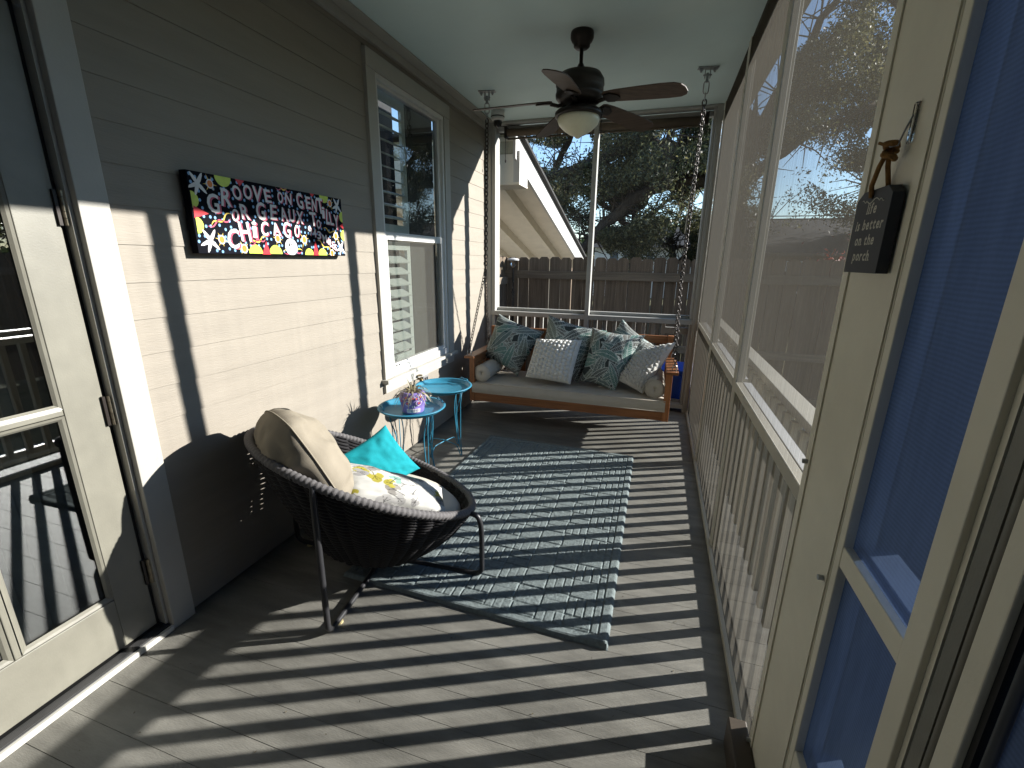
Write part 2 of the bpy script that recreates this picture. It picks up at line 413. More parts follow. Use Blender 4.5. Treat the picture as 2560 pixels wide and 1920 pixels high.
MB().poly([(XL - .028, FY0 + .06, FZ0 + .07), (XL - .028, FY1 - .06, FZ0 + .07), (XL - .028, FY1 - .06, MZ0), (XL - .028, FY0 + .06, MZ0)]).build('pane', GLASSW, lo_s)
MB().poly([(XL - .013, FY0 + .06, FZ0 + .07), (XL - .013, FY1 - .06, FZ0 + .07), (XL - .013, FY1 - .06, MZ0), (XL - .013, FY0 + .06, MZ0)]).build('insect_screen', SCREENW, lo_s)
for zc_ in (FZ0 + .062,):
    for yy in (FY0 + .09, FY0 + .13): MB().tube([(XL - .001, yy, zc_), (XL + .004, yy, zc_)], .006).build('drain_cap', BLACKPL, lo_s)
# shutters behind the glass
box(XL - .60, XL - .58, FY0 - .2, FY1 + .2, FZ0 - .2, FZ1 + .2).build('room_backing', DARKROOM, win)
for (za, zb) in ((FZ0 + .05, MZ0 - .01), (MZ1, FZ1 - .03)):
    ya, yb = FY0 + .03, FY0 + .50
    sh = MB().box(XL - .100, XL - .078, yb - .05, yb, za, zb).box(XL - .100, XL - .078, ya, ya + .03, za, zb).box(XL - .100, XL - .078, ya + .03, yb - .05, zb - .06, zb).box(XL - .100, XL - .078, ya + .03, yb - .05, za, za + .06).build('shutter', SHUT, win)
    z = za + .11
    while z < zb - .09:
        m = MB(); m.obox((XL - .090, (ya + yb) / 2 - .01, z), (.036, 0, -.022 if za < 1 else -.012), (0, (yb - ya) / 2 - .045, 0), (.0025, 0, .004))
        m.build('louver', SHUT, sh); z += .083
    box(XL - .100, XL - .078, yb + .01, FY1 - .03, za, zb).build('shutter', mat('shutter_painted_shade', (.05, .05, .042), .6), win)  # closed leaf: shade put into a darker copy of the shutter colour

# ------------------------------------------------------------------ glazed house door on the left
DX = XL - .035
door = thing('door', 'cream glazed house door with beveled panes beside lap siding', 'door', (DX, .6, 0))
box(XL - .06, XL + .022, 1.042, 1.134, 0, 2.35).build('casing', TRIM, door, bevel=.003)
box(XL - .06, XL + .022, -.10, 1.042, 2.20, 2.35).build('casing', TRIM, door, bevel=.003)
box(XL - .09, XL - .005, 1.030, 1.0415, .03, 2.2).build('jamb', TRIM, door)
box(DX - .03, DX - .008, 1.018, 1.0295, .03, 2.2).build('weatherstrip', RUBBER, door)
y0, y1 = .12, 1.016
dm = MB()
VS = [y0, .245, .385, .4, .66 - .014, .66, .90]
TH = .04
def dbx(ya, yb, za, zb): dm.box(DX - TH, DX, ya, yb, za, zb)
dbx(.900, y1, .035, 2.19)                  # hinge stile
dbx(y0, .245, .035, 2.19)                  # lock stile
dbx(.245, .900, .035, .245)                # bottom rail
dbx(.245, .900, 2.06, 2.19)                # top rail
dm.build('slab', DOORP, door, bevel=.002)
lites = [(.255, .612), (.642, .897)]
rows = [(.252, .975), (1.005, 1.74), (1.77, 2.055)]
mu = MB(); mu.box(DX - TH + .004, DX - .002, .6185, .6355, .245, 2.06)
for z in (.990, 1.755):
    mu.box(DX - TH + .004, DX - .003, .245, .6185, z - .010, z + .010).box(DX - TH + .004, DX - .003, .6355, .900, z - .010, z + .010)
mu.build('muntin', DOORP, door, bevel=.003)
for (ya, yb) in lites:
    for (za, zb) in rows:
        fr = MB()
        # sloped glazing bead round each pane
        def bead(a, b, c, d): fr.poly([a, b, c, d])
        w = .013; xo, xi = DX - .0025, DX - .014
        A = (ya - .004, yb + .004, za - .004, zb + .004); B = (ya + w, yb - w, za + w, zb - w)
        o_ = [(xo, A[0], A[2]), (xo, A[1], A[2]), (xo, A[1], A[3]), (xo, A[0], A[3])]
        i_ = [(xi, B[0], B[2]), (xi, B[1], B[2]), (xi, B[1], B[3]), (xi, B[0], B[3])]
        mid = [tuple((p * .45 + q * .55) + (.003 if c == 0 else 0) for c, (p, q) in enumerate(zip(a, b))) for a, b in zip(o_, i_)]
        for q0, q1 in ((o_, mid), (mid, i_)):
            for e in range(4):
                e2 = (e + 1) % 4; fr.poly([q0[e], q0[e2], q1[e2], q1[e]])
        fr.build('glazing_bead', DOORP, door)
        box(DX - .022, DX - .018, ya, yb, za, zb).build('pane', GLASSD, door)
bl = MB()
for i in range(11):
    yy = .25 + i * .062; bl.obox((DX - .13, yy, 1.15), (.016, .022, 0), (.001, -.001, 0), (0, 0, .95))
bl.build('vertical_blind', mat('blind_dark', (.035, .035, .037), .7), door)
box(DX - .42, DX - .40, -.3, 1.3, 0, 2.3).build('room_backing', DARKROOM, door)
for z in (1.64, .960, .285):
    h = MB().box(DX - .001, DX + .010, 1.008, 1.017, z - .054, z + .054).build('hinge', BLACKM, door)
    kn = MB()
    for j in range(5): kn.tube([(DX + .012, 1.028, z - .054 + j * .0216 + .0008), (DX + .012, 1.028, z - .054 + (j + 1) * .0216 - .0008)], .0085, 12)
    kn.build('knuckle', HINGE, h, smooth=False)
th = MB().box(DX - .05, XL + .010, -.2, 1.04, .0, .024).build('threshold', mat('threshold_dark', (.03, .03, .03), .4, metal=.5), door, bevel=.004)
rg = MB()
for j in range(6): rg.box(DX + .006 + j * .0065, DX + .009 + j * .0065, -.19, 1.035, .0235, .0265)
rg.build('ridge', mat('threshold_alu', (.12, .12, .12), .35, metal=.7), th)
box(XL + .011, XL + .026, -.2, 1.04, 0, .022).build('nosing', mat('nosing_white', (.45, .44, .40), .5), th, bevel=.002)

# ------------------------------------------------------------------ outlet on the wall
ol = thing('outlet', 'grey weatherproof power outlet on the siding below the window', 'outlet', (XL, 3.25, .5))
box(XL, XL + .030, 3.205, 3.290, .495, .56).build('box_cover', mat('outlet_grey', (.22, .22, .22), .5), ol, bevel=.004)
MB().box(XL + .03, XL + .033, 3.222, 3.24, .512, .545).box(XL + .03, XL + .033, 3.255, 3.273, .512, .545).build('socket', BLACKPL, ol)
box(XL, XL + .022, 3.19, 3.305, .558, .572).build('flashing', TRIM, ol)
hb = thing('hose_tap', 'small brown hose tap sticking out of the siding', 'tap', (XL, 3.13, .55))
MB().tube([(XL, 3.13, .56), (XL + .05, 3.13, .56), (XL + .065, 3.13, .53)], .011).build('spout', mat('tap_brass', (.18, .13, .06), .4, metal=.7), hb, smooth=True)
MB().lathe([(.0, 0), (.024, 0), (.026, .006), (.0, .008)], (XL + .035, 3.13, .585), 12).build('handle', mat('tap_brass', (.18, .13, .06)), hb)

# ------------------------------------------------------------------ end wall screens (far end)
ew = thing('end_screen', 'screened end wall with white rail behind the swing bed', 'screen wall', (-.7, YD, 0))
box(XL + .012, -1.744, YD, YD + .09, 0, ZC - .002).build('post', ENDF, ew, bevel=.003)
box(XR - .052, XR + .0, YD - .004, YD + .09, 0, ZC - .002).build('post', ENDF, ew, bevel=.003)
box(-.712, -.668, YD - .001, YD + .09, 0, 2.79).build('mullion', ENDF, ew, bevel=.003)
box(-1.744, XR - .052, YD, YD + .09, 2.791, ZC - .002).build('header', ENDF, ew, bevel=.002)
box(-1.744, -.712, YD + .001, YD + .09, .903, .95).build('rail', ENDF, ew, bevel=.003)
box(-.668, XR - .052, YD + .001, YD + .09, .903, .95).build('rail', ENDF, ew, bevel=.003)
box(-1.744, XR - .052, YD + .092, YD + .15, .945, .982).build('sill', ENDF, ew, bevel=.003)
box(-1.744, XR - .052, YD + .001, YD + .09, .04, .085).build('bottom_rail', ENDF, ew, bevel=.003)
box(-1.744, -1.70, YD + .012, YD + .16, .09, 2.79).build('jamb', ENDF, ew, bevel=.003)
box(XR - .075, XR - .0525, YD + .02, YD + .16, .09, 2.79).build('jamb', ENDF, ew, bevel=.003)
box(-1.70, XR - .075, YD + .10, YD + .16, 2.745, 2.79).build('head_frame', WHITE, ew, bevel=.003)
for (xa, xb) in ((-1.744, -.712), (-.668, XR - .052)):
    for (za, zb) in ((.95, 2.791), (.085, .903)):
        MB().poly([(xa, YD + .045, za), (xb, YD + .045, za), (xb, YD + .045, zb), (xa, YD + .045, zb)]).build('insect_screen', SCREENB, ew)
x = -1.69
while x < .10:
    if not (-.74 < x < -.66):
        box(x - .019, x + .019, YD + .115, YD + .153, .10, .945).build('baluster', ENDF, ew, bevel=.002)
    x += .0985
box(-1.744, XR - .052, YD + .10, YD + .16, .055, .098).build('outer_rail', ENDF, ew, bevel=.003)
box(.06, XR - .052, YD + .116, YD + .15, .79, .855).build('cross_rail', ENDF, ew, bevel=.002)
# rolled shade at the head of the end wall
rs = thing('roller_shade', 'rolled up dark brown shade under the header of the end wall', 'roller shade', (-.7, YD + .07, 2.70))
MB().tube([(-1.585, YD + .055, 2.72), (.26, YD + .055, 2.705)], .036, 20).build('roll', SHADEBR, rs, smooth=True)
MB().box(-1.585, .255, YD + .045, YD + .062, 2.655, 2.672).build('hem_bar', SHADEBR, rs, bevel=.004)
for xx in (-1.60, .27): box(xx - .014, xx + .014, YD + .03, YD + .085, 2.67, 2.77).build('bracket', BLACKM, rs)
MB().tube([(-1.597, YD + .03, 2.67), (-1.596, YD + .028, 2.47)], .003, 6).lathe([(.003, 0), (.009, -.012), (.006, -.03), (.002, -.034)], (-1.596, YD + .028, 2.472), 10).build('pull_cord', BLACKM, rs)
MB().tube([(.235, YD - .005, 2.70), (.205, YD - .01, 2.2), (.185, YD - .01, 1.75)], .006, 8).build('wand', mat('wand_tan', (.42, .38, .28), .5), rs)

# ------------------------------------------------------------------ long screened wall on the right
sw = thing('side_screen', 'long screened wall of three tall mesh panels above a rail', 'screen wall', (XR, 2.9, 0))
M1 = (3.455, 3.535); M2 = (2.318, 2.392)
for a, b in (M1, M2):
    box(XR, XR + .03, a, b, .03, ZC - .003).build('mullion', TRIMW, sw, bevel=.003)
    box(XR + .031, XR + .043, a + .012, b - .012, .95, ZC - .003).build('stud', TRIMW, sw, bevel=.003)
box(XR + .002, XR + .11, 4.64, 4.71, 0, ZC - .003).build('post', TRIMW, sw, bevel=.003)
for a, b in ((1.21, M2[0]), (M2[1], M1[0]), (M1[1], 4.64)):
    box(XR - .001, XR + .03, a, b, .903, .946).build('rail', TRIMW, sw, bevel=.003)
    box(XR + .0315, XR + .068, a, b, .905, .9475).build('sill', WHITE, sw, bevel=.002)
    MB().poly([(XR + .004, a, .946), (XR + .004, b, .946), (XR + .004, b, 2.80), (XR + .004, a, 2.80)]).build('insect_screen', SCREEN, sw)
    MB().poly([(XR + .004, a, .03), (XR + .004, b, .03), (XR + .004, b, .903), (XR + .004, a, .903)]).build('insect_screen', SCREEN, sw)
    box(XR + .0175, XR + .03, a, b, 2.658, ZC - .003).build('valance', mat('tan_shade_cloth', (.17, .13, .09), .85), sw)
box(XR - .012, XR + .03, 1.16, 4.70, 0, .028).build('base_strip', TRIMW, sw, bevel=.003)
# outer railing with balusters
orl = thing('porch_railing', 'white outer railing of square balusters behind the side screen', 'railing', (.56, 2.9, 0))
BX0, BX1 = .518, .556
yb = 3.368 + .1095 * 12; first = None
while yb > 1.2:
    if first is None:
        first = box(BX0, BX1, yb - .017, yb + .017, .10, .9295).build('baluster', TRIMW, orl, bevel=.002); fy = yb
    else:
        clone(first, orl, first.location + Vector((0, yb - fy, 0)))
    yb -= .1095
box(.545, .578, 1.0, 4.85, .93, .9445).build('sub_rail', TRIMW, orl)
box(.524, .60, 1.0, 4.85, .945, .978).build('top_rail', TRIMW, orl, bevel=.003)
box(BX1 + .001, BX1 + .04, 1.0, 4.85, .07, .118).build('bottom_rail', TRIMW, orl, bevel=.003)
box(.47, .60, .98, 1.09, -.3, 2.9).build('post', TRIMW, orl, bevel=.003)
box(.47, .60, 4.86, 4.97, -.3, 2.9).build('post', TRIMW, orl, bevel=.003)
# header beam outside carrying the roof edge, kept above the opening
box(.45, .60, -1.8, 5.0, 2.775, 2.98).build('roof_beam', TRIMW, orl)

# ------------------------------------------------------------------ screen door assembly at the right edge
sdr = thing('screen_door', 'cream framed screen door with mesh coloured as if lit by blue sky at right edge', 'screen door', (XR, .8, 0))
box(XR - .002, XR + .05, .956, 1.208, 0, ZC - .004).build('side_panel', CREAMP, sdr, bevel=.002)
box(XR - .006, XR - .0025, 1.178, 1.208, .03, ZC - .01).build('trim_strip', CREAMP, sdr, bevel=.001)
box(XR - .005, XR - .0025, .960, .985, .2, ZC - .01).build('trim_strip', CREAMP, sdr, bevel=.001)
box(XR - .003, XR + .05, .928, .9515, .0, ZC - .004).build('stile', CREAMP, sdr, bevel=.002)
box(XR - .003, XR + .03, .645, .691, .0, ZC - .004).build('stile', CREAMP, sdr, bevel=.002)
box(XR - .002, XR + .028, .691, .928, .922, .966).build('mid_rail', CREAMP, sdr, bevel=.002)
box(XR - .002, XR + .028, .691, .928, .36, .434).build('low_rail', CREAMP, sdr, bevel=.002)
box(XR + .029, XR + .085, .691, .928, .935, .972).build('sill', CREAMP, sdr, bevel=.002)
box(XR + .029, XR + .085, .691, .928, .40, .45).build('sill', CREAMP, sdr, bevel=.002)
box(XR - .002, XR + .012, .691, .928, .03, .358).build('kick_panel', CREAMP, sdr, bevel=.002)
for za, zb in ((.966, ZC - .01), (.434, .922)):
    MB().poly([(XR + .014, .691, za), (XR + .014, .928, za), (XR + .014, .928, zb), (XR + .014, .691, zb)]).build('insect_screen', SCREENBL, sdr)
box(XR + .006, XR + .03, .634, .6445, 0, ZC - .01).build('channel', CREAMP, sdr)
box(XR + .012, XR + .03, .626, .6335, 0, ZC - .01).build('gasket', RUBBER, sdr)
box(XR + .004, XR + .03, .602, .6255, 0, ZC - .01).build('door_stop', DOORP, sdr)
MB().tube([(XR + .012, .594, .0), (XR + .012, .594, ZC - .02)], .009, 14).build('tube_post', DOORP, sdr, smooth=True)
box(XR + .022, XR + .03, .578, .592, 0, ZC - .01).build('gasket', RUBBER, sdr)
box(XR - .003, XR + .03, .545, .577, 0, ZC - .01).build('frame_post', CREAMP, sdr, bevel=.002)
box(XR + .005, XR + .03, .535, .5445, 0, ZC - .01).build('gasket', RUBBER, sdr)
MB().poly([(XR + .014, -1.0, .1), (XR + .014, .534, .1), (XR + .014, .534, ZC - .01), (XR + .014, -1.0, ZC - .01)]).build('insect_screen', SCREENBL, sdr)
MB().tube([(XR + .010, .522, .0), (XR + .010, .522, ZC - .02)], .006, 10).build('tube_post', mat('grey_post', (.06, .065, .07), .5), sdr, smooth=True)
box(XR - .003, XR + .05, -1.8, -1.0, 0, ZC - .004).build('side_panel', CREAMP, sdr)
box(XR - .058, XR - .004, .55, 1.262, 0, .11).build('kick_board', BROWNB, sdr, bevel=.004)
for (yy, zz) in ((1.192, 1.03), (.972, .86), (1.192, .12)):
    MB().tube([(XR - .016, yy, zz), (XR - .006, yy, zz)], .006, 10).build('latch', STEELG, sdr)
SIGN = (1.4055, 2.3154, 1.5062, 1.8159)
LETTERS = [('G', 0.0963, 0.1984, 0.0766, 0.0613), ('R', 0.1616, 0.2282, 0.0726, 0.056), ('O', 0.2168, 0.2539, 0.06, 0.0492), ('O', 0.2729, 0.2635, 0.0616, 0.0498), ('V', 0.3247, 0.2634, 0.0665, 0.061), ('E', 0.3823, 0.2607, 0.0581, 0.0413), ('O', 0.4578, 0.2643, 0.053, 0.0368), ('N', 0.5083, 0.2641, 0.0542, 0.0461), ('G', 0.5833, 0.2631, 0.0765, 0.0546), ('E', 0.6417, 0.2605, 0.0612, 0.0429), ('N', 0.6851, 0.2532, 0.0644, 0.0445), ('T', 0.7297, 0.2547, 0.0794, 0.0583), ('i', 0.7504, 0.2233, 0.0604, 0.0281), ('L', 0.7846, 0.2047, 0.0818, 0.0385), ('L', 0.8116, 0.1971, 0.0704, 0.0361), ('Y', 0.85, 0.1819, 0.08, 0.0507), ('O', 0.1934, 0.161, 0.0525, 0.0387), ('R', 0.2446, 0.1792, 0.0634, 0.0487), ('G', 0.3318, 0.1906, 0.0795, 0.0573), ('E', 0.4058, 0.1929, 0.0682, 0.0424), ('A', 0.4674, 0.1897, 0.0648, 0.0472), ('U', 0.5188, 0.1885, 0.0607, 0.0442), ('X', 0.5718, 0.1839, 0.0622, 0.0543), ('T', 0.6681, 0.1828, 0.0706, 0.0529), ('O', 0.7059, 0.1614, 0.0459, 0.0364), ('C', 0.1669, 0.0641, 0.0848, 0.0723), ('H', 0.231, 0.0956, 0.0837, 0.0686), ('i', 0.2844, 0.1077, 0.0722, 0.0318), ('C', 0.3412, 0.1154, 0.0654, 0.0514), ('A', 0.4107, 0.1173, 0.0604, 0.0618), ('G', 0.4762, 0.1186, 0.0768, 0.0579), ('O', 0.5427, 0.1168, 0.0621, 0.0426), ('9', 0.6365, 0.1227, 0.0489, 0.0276), ('4', 0.6681, 0.1139, 0.0436, 0.0283), ('3', 0.7019, 0.1053, 0.0423, 0.0316), ('M', 0.7435, 0.0887, 0.0431, 0.0389), ('i', 0.7724, 0.0787, 0.0374, 0.0161), ('L', 0.7902, 0.0679, 0.0419, 0.0208), ('E', 0.8077, 0.0574, 0.0381, 0.0211), ('S', 0.8255, 0.0466, 0.0341, 0.0235)]
STARS = [(0.0421, 0.2654, 0.0455), (0.061, 0.0519, 0.0478), (0.8697, 0.2693, 0.042), (0.8757, 0.045, 0.0431)]
SUNS = [(0.0952, 0.2714, 0.0158), (0.1122, 0.0578, 0.0165), (0.2177, 0.0245, 0.0176), (0.4149, 0.075, 0.0172), (0.5893, 0.0772, 0.0189), (0.8379, 0.1074, 0.0188), (0.8111, 0.2765, 0.0168), (0.7947, 0.0147, 0.0171)]
HALF = [(0.1587, 0.3088, 0.0383, 'd'), (0.0059, 0.2036, 0.0299, 'r'), (0.0102, 0.1088, 0.0305, 'r'), (0.2793, 0.0044, 0.0375, 'u'), (0.3949, 0.0043, 0.0388, 'u'), (0.6181, 0.0022, 0.0315, 'u'), (0.7191, 0.0016, 0.0341, 'u'), (0.9102, 0.2127, 0.0281, 'l'), (0.9105, 0.1139, 0.0283, 'l'), (0.7665, 0.3094, 0.0343, 'd')]
TRIS = [[(0.0086, 0.1815), (0.0713, 0.1556), (0.0063, 0.1343)], [(0.2176, 0.3096), (0.2649, 0.3097), (0.2374, 0.282)], [(0.3429, 0.0605), (0.3629, 0.001), (0.3126, 0.0005)], [(0.6698, 0.0775), (0.6883, -0.0015), (0.6443, -0.0016)], [(0.6617, 0.3093), (0.6962, 0.3085), (0.6762, 0.2916)], [(0.8813, 0.1647), (0.9144, 0.1811), (0.915, 0.1488)]]
WAVES = [((0.0754, 0.1129), (0.1724, 0.165), 'y'), ((0.058, 0.1085), (0.1681, 0.1444), 'p'), ((0.2507, 0.0474), (0.3461, 0.078), 'y'), ((0.2503, 0.0441), (0.3409, 0.0708), 'p'), ((0.4404, 0.0165), (0.5681, 0.0243), 'y'), ((0.4448, 0.0111), (0.5648, 0.0184), 'p'), ((0.6841, 0.0783), (0.786, 0.0292), 'y'), ((0.4385, 0.308), (0.5338, 0.3088), 'y'), ((0.4382, 0.3046), (0.5281, 0.3026), 'p'), ((0.7409, 0.1422), (0.8389, 0.1201), 'y')]
OVAL = (0.4953, 0.0387, 0.0402)
# ------------------------------------------------------------------ painted board on the wall
SY0, SY1, SZ0, SZ1 = SIGN
sg = thing('painted_sign', 'black painted board with hand lettered verse, stars and dots on the siding', 'sign', (XL, (SY0 + SY1) / 2, SZ0))
FXS = XL + .045
box(XL + .010, FXS, SY0, SY1, SZ0, SZ1).build('board', mat('sign_black', (.005, .0055, .009), .7, .3, 12, .15, 80, .05), sg, bevel=.002)
P_WH = mat('paint_white', (.62, .61, .60), .6, .03, spec=.15); P_PK = mat('paint_pink', (.46, .065, .115), .4, .05); P_BL = mat('paint_sky', (.16, .33, .56), .4, .08)
P_YG = mat('paint_lime', (.52, .62, .07), .4, .1, 40); P_RD = mat('paint_red', (.58, .02, .03), .4, .08, 40); P_OR = mat('paint_orange', (.70, .20, .02), .4, .1); P_YE = mat('paint_yellow', (.72, .48, .08), .4)
def B(s, t, k): return (FXS + .0002 * k, SY0 + s, SZ0 + t)
SW, SH = SY1 - SY0, SZ1 - SZ0
def clampB(s, t, k): return B(min(max(s, .001), SW - .001), min(max(t, .001), SH - .001), k)
taken = [(s, t, max(h, w) * .5) for c, s, t, h, w in LETTERS]
mb = MB(); r2 = random.Random(3)
def disc(m, s, t, rs, rt_, k, n=12, rot=0):
    m.poly([clampB(s + rs * math.cos(2 * PI * i / n + rot), t + rt_ * math.sin(2 * PI * i / n + rot), k) for i in range(n)])
for (s, t, r) in ((.05, .02, .006),): pass
gx = 0.012
while gx < SW:
    gy = .014
    while gy < SH:
        s = gx + r2.uniform(-.010, .010); t = gy + r2.uniform(-.008, .008)
        if 0.008 < s < SW - .008 and .008 < t < SH - .008 and not any(abs(s - a - .003) < w_ * .42 and abs(t - b) < h_ * .42 for c_, a, b, h_, w_ in LETTERS): disc(mb, s, t, .0056, .0066, 1, 9)
        gy += .031
    gx += .031
mb.build('dots', P_BL, sg, kind='stuff')
# half discs and triangles round the rim
for s, t, r, d in HALF:
    mb = MB()
    a0 = {'u': 0, 'd': PI, 'r': -PI / 2, 'l': PI / 2}[d]
    mb.poly([clampB(s + r * math.cos(a0 + PI * i / 14), t + r * 1.05 * math.sin(a0 + PI * i / 14), 2) for i in range(15)])
    mb.build('half_disc', P_YG, sg)
for tr_ in TRIS: MB().poly([clampB(s, t, 3) for s, t in tr_][::-1]).build('triangle', P_RD, sg)
for cc, mm, nm in (('y', P_YE, 'squiggle'), ('p', P_PK, 'squiggle')):
    for a, b, c in WAVES:
        if c != cc: continue
        mb = MB()
        n = 22; d = (b[0] - a[0], b[1] - a[1]); ln = math.hypot(*d); nx, ny = -d[1] / ln, d[0] / ln
        pts = []
        for i in range(n + 1):
            u = i / n; o_ = .008 * math.sin(u * 2 * PI * 1.5 + (0 if cc == 'y' else PI)); w = .0028 * (1 - abs(2 * u - 1) ** 3) + .0008
            pts.append(((a[0] + d[0] * u + nx * (o_ - w), a[1] + d[1] * u + ny * (o_ - w)), (a[0] + d[0] * u + nx * (o_ + w), a[1] + d[1] * u + ny * (o_ + w))))
        for i in range(n): mb.poly([clampB(*pts[i][0], 4), clampB(*pts[i + 1][0], 4), clampB(*pts[i + 1][1], 4), clampB(*pts[i][1], 4)])
        mb.build(nm, mm, sg)
for s, t, r in SUNS:
    mb = MB(); mo = MB(); mr = MB()
    for i in range(6):
        a = i * PI / 3 + r2.uniform(-.3, .3); L_ = r * r2.uniform(1.7, 2.6); w = .0022
        ca, sa = math.cos(a), math.sin(a)
        mr.poly([clampB(s + ca * r - sa * w, t + sa * r + ca * w, 4), clampB(s + ca * r + sa * w, t + sa * r - ca * w, 4), clampB(s + ca * L_, t + sa * L_, 4)])
    disc(mb, s, t, r * 1.02, r * 1.15, 5, 14); disc(mo, s, t, r * .72, r * .84, 6, 14)
    sn = mo.build('sun_disc', P_OR, sg); mr.build('rays', P_YE, sn, kind='stuff'); mb.build('ring', P_WH, sn)
for s, t, r in STARS:
    r *= 1.05; mb = MB(); disc(mb, s, t, r * .2, r * .2, 5.5, 10)
    for i, a in enumerate((1.05, 2.2, 3.55, 4.35, 5.5)):
        ca, sa = math.cos(a), math.sin(a); w = r * .13
        pts = []
        for u, ww in ((0, .9), (.35, 1.25), (.8, .8), (1.0, .25)):
            pts.append((u, ww * w))
        poly = [(s + ca * r * u - sa * ww, t + sa * r * u + ca * ww) for u, ww in pts] + [(s + ca * r * u + sa * ww, t + sa * r * u - ca * ww) for u, ww in pts[::-1]]
        mb.poly([clampB(*p, 5) for p in poly][::-1])
    mb.build('starfish', P_WH, sg)
s, t, r = OVAL; mb = MB(); disc(mb, s, t, r, r * 1.0, 6, 24); mb.build('signature_oval', P_WH, sg)
def put(m, c, off, s, t, h, w, k, shear=0):
    v, f, x0, x1, y0, y1 = glyph_fit(c, off)
    b = len(m.v)
    for x, y in v:
        yy = ((y - y0) / (y1 - y0) - .5) * h; xx = ((x - x0) / (x1 - x0) - .5) * w + shear * yy
        m.v.append(clampB(s + xx, t + yy, k))
    for q in f: m.face(tuple(b + i for i in q))
for i, (c, s, t, h, w) in enumerate(LETTERS):
    off = .02
    w *= .78 if (8 <= i <= 15 or 25 <= i <= 31) else .88
    k = 7 + i * .05
    wv = .12 * math.sin(i * 2.1)
    big = h > .055
    sh = MB(); wh = MB()
    put(sh, c, off, s + .0075 * (h / .07), t - .003, h * .97, w, k, wv)
    put(wh, c, off, s, t, h * .97, w, k + 3, wv)
    lt = wh.build('letter', P_WH, sg); sh.build('letter_shadow', P_PK, lt)
ik = MB()
for j, tx in enumerate(('SIMON', '2022')):
    for i, c in enumerate(tx): put(ik, c, .001, s_ := OVAL[0] + (i - (len(tx) - 1) / 2) * .0125, OVAL[1] + (.010 if j == 0 else -.011), .015, .0075, 12)
ik.build('signature', mat('paint_ink', (.02, .02, .025), .5), sg, kind='stuff')

# ------------------------------------------------------------------ hanging sign on the cream panel
hs = thing('hanging_sign', 'small slate tag sign hung by twine on the cream panel', 'sign', (.38, 1.07, 1.48))
HX = .368
ya, yb_, za, zb_ = .994, 1.146, 1.483, 1.634
MB().prism([(ya, za), (yb_, za), (yb_, zb_ - .014), (yb_ - .028, zb_), (ya + .022, zb_), (ya, zb_ - .014)], HX, HX + .019, 0).build('board', CHALK, hs, bevel=.0008)
def HB(u, v, k=1): return (HX - .0003 * k, yb_ - u, za + v)      # u runs to the viewer's right
tx = MB()
lines = [('life', .052, .105, .030), ('is better', .020, .079, .026), ('on the', .034, .053, .026), ('porch', .030, .024, .027)]
lines = [('life', .058, .1085), ('is better', .020, .0800), ('on the', .030, .0520), ('porch', .034, .0230)]
ADV = {'l': .26, 'i': .26, 'f': .34, 'e': .58, 's': .52, 'b': .6, 't': .36, 'r': .42, 'o': .6, 'n': .6, 'h': .6, 'p': .6, 'c': .52, ' ': .42}
SZ = .0265
for st_, u0, v0 in lines:
    u = u0
    for c in st_:
        if c != ' ':
            v, f = GLY[(c, .025)]; b = len(tx.v); mnx = min(p[0] for p in v)
            for x, y in v: tx.v.append(HB(u + (x - mnx + .12 * y) * SZ, v0 + y * SZ))
            for q in f: tx.face(tuple(b + i for i in q))
            if c in 'lifrnhpb':   # small slab serifs
                for yy in ((0,) if c != 'p' else (-.19,)):
                    for xs in ((0,) if c not in 'nh' else (0, .40)):
                        tx.poly([HB(u + (xs - .05 + .12 * yy) * SZ, v0 + yy * SZ), HB(u + (xs + .19 + .12 * yy) * SZ, v0 + yy * SZ), HB(u + (xs + .19 + .12 * yy) * SZ, v0 + (yy + .055) * SZ), HB(u + (xs - .05 + .12 * yy) * SZ, v0 + (yy + .055) * SZ)])
        u += (ADV[' '] if c == ' ' else (max(p[0] for p in GLY[(c, .025)][0]) - min(p[0] for p in GLY[(c, .025)][0]) + .15)) * SZ
tx.build('lettering', INK, hs, kind='stuff')
fl_ = MB(); pth = []
for i in range(41):
    q = i / 40; u = .030 + .095 * q; v = .131 + .0035 * math.sin(q * 4 * PI) + (.004 * math.cos(q * 22) if (q < .2 or q > .8) else 0)
    pth.append(HB(u, v, 1))
fl_.tube(pth, .0009, 5); fl_.build('flourish', INK, hs)
MB().tube([(HX - .0015, 1.075, 1.621), (HX + .0, 1.075, 1.621)], .004, 12).build('hole', RUBBER, hs)
tw = MB()
tw.tube([(HX - .002, 1.076, 1.620), (HX - .006, 1.073, 1.640), (HX - .004, 1.062, 1.672), (HX + .001, 1.050, 1.697)], .0042, 8)
tw.tube([(HX + .021, 1.074, 1.620), (HX + .018, 1.069, 1.642), (HX + .008, 1.060, 1.672), (HX + .003, 1.051, 1.697)], .0042, 8)
kn = []
for i in range(30):
    a = i / 29 * 4 * PI; kn.append((HX + .002 + .009 * math.cos(a) + .002 * math.sin(3 * a), 1.046 + .010 * math.sin(a), 1.697 + .012 * math.sin(i / 29 * PI * 1.5) - .004))
tw.tube(kn, .0052, 8); tw.tube([(HX, 1.052, 1.703), (HX - .012, 1.063, 1.711)], .003, 6)
tw.build('twine', TAN, hs, smooth=True)
hk = thing('wall_hook', 'clear adhesive hook holding the twine of the slate sign', 'hook', (XR, 1.03, 1.73))
box(XR - .008, XR - .0025, 1.018, 1.034, 1.70, 1.765).build('plate', CLEAR, hk, bevel=.003)
MB().tube([(XR - .008, 1.026, 1.745), (XR - .015, 1.028, 1.72), (XR - .018, 1.034, 1.700), (XR - .026, 1.040, 1.699), (XR - .031, 1.046, 1.71)], .0016, 6).build('wire', STEELG, hk, smooth=True)

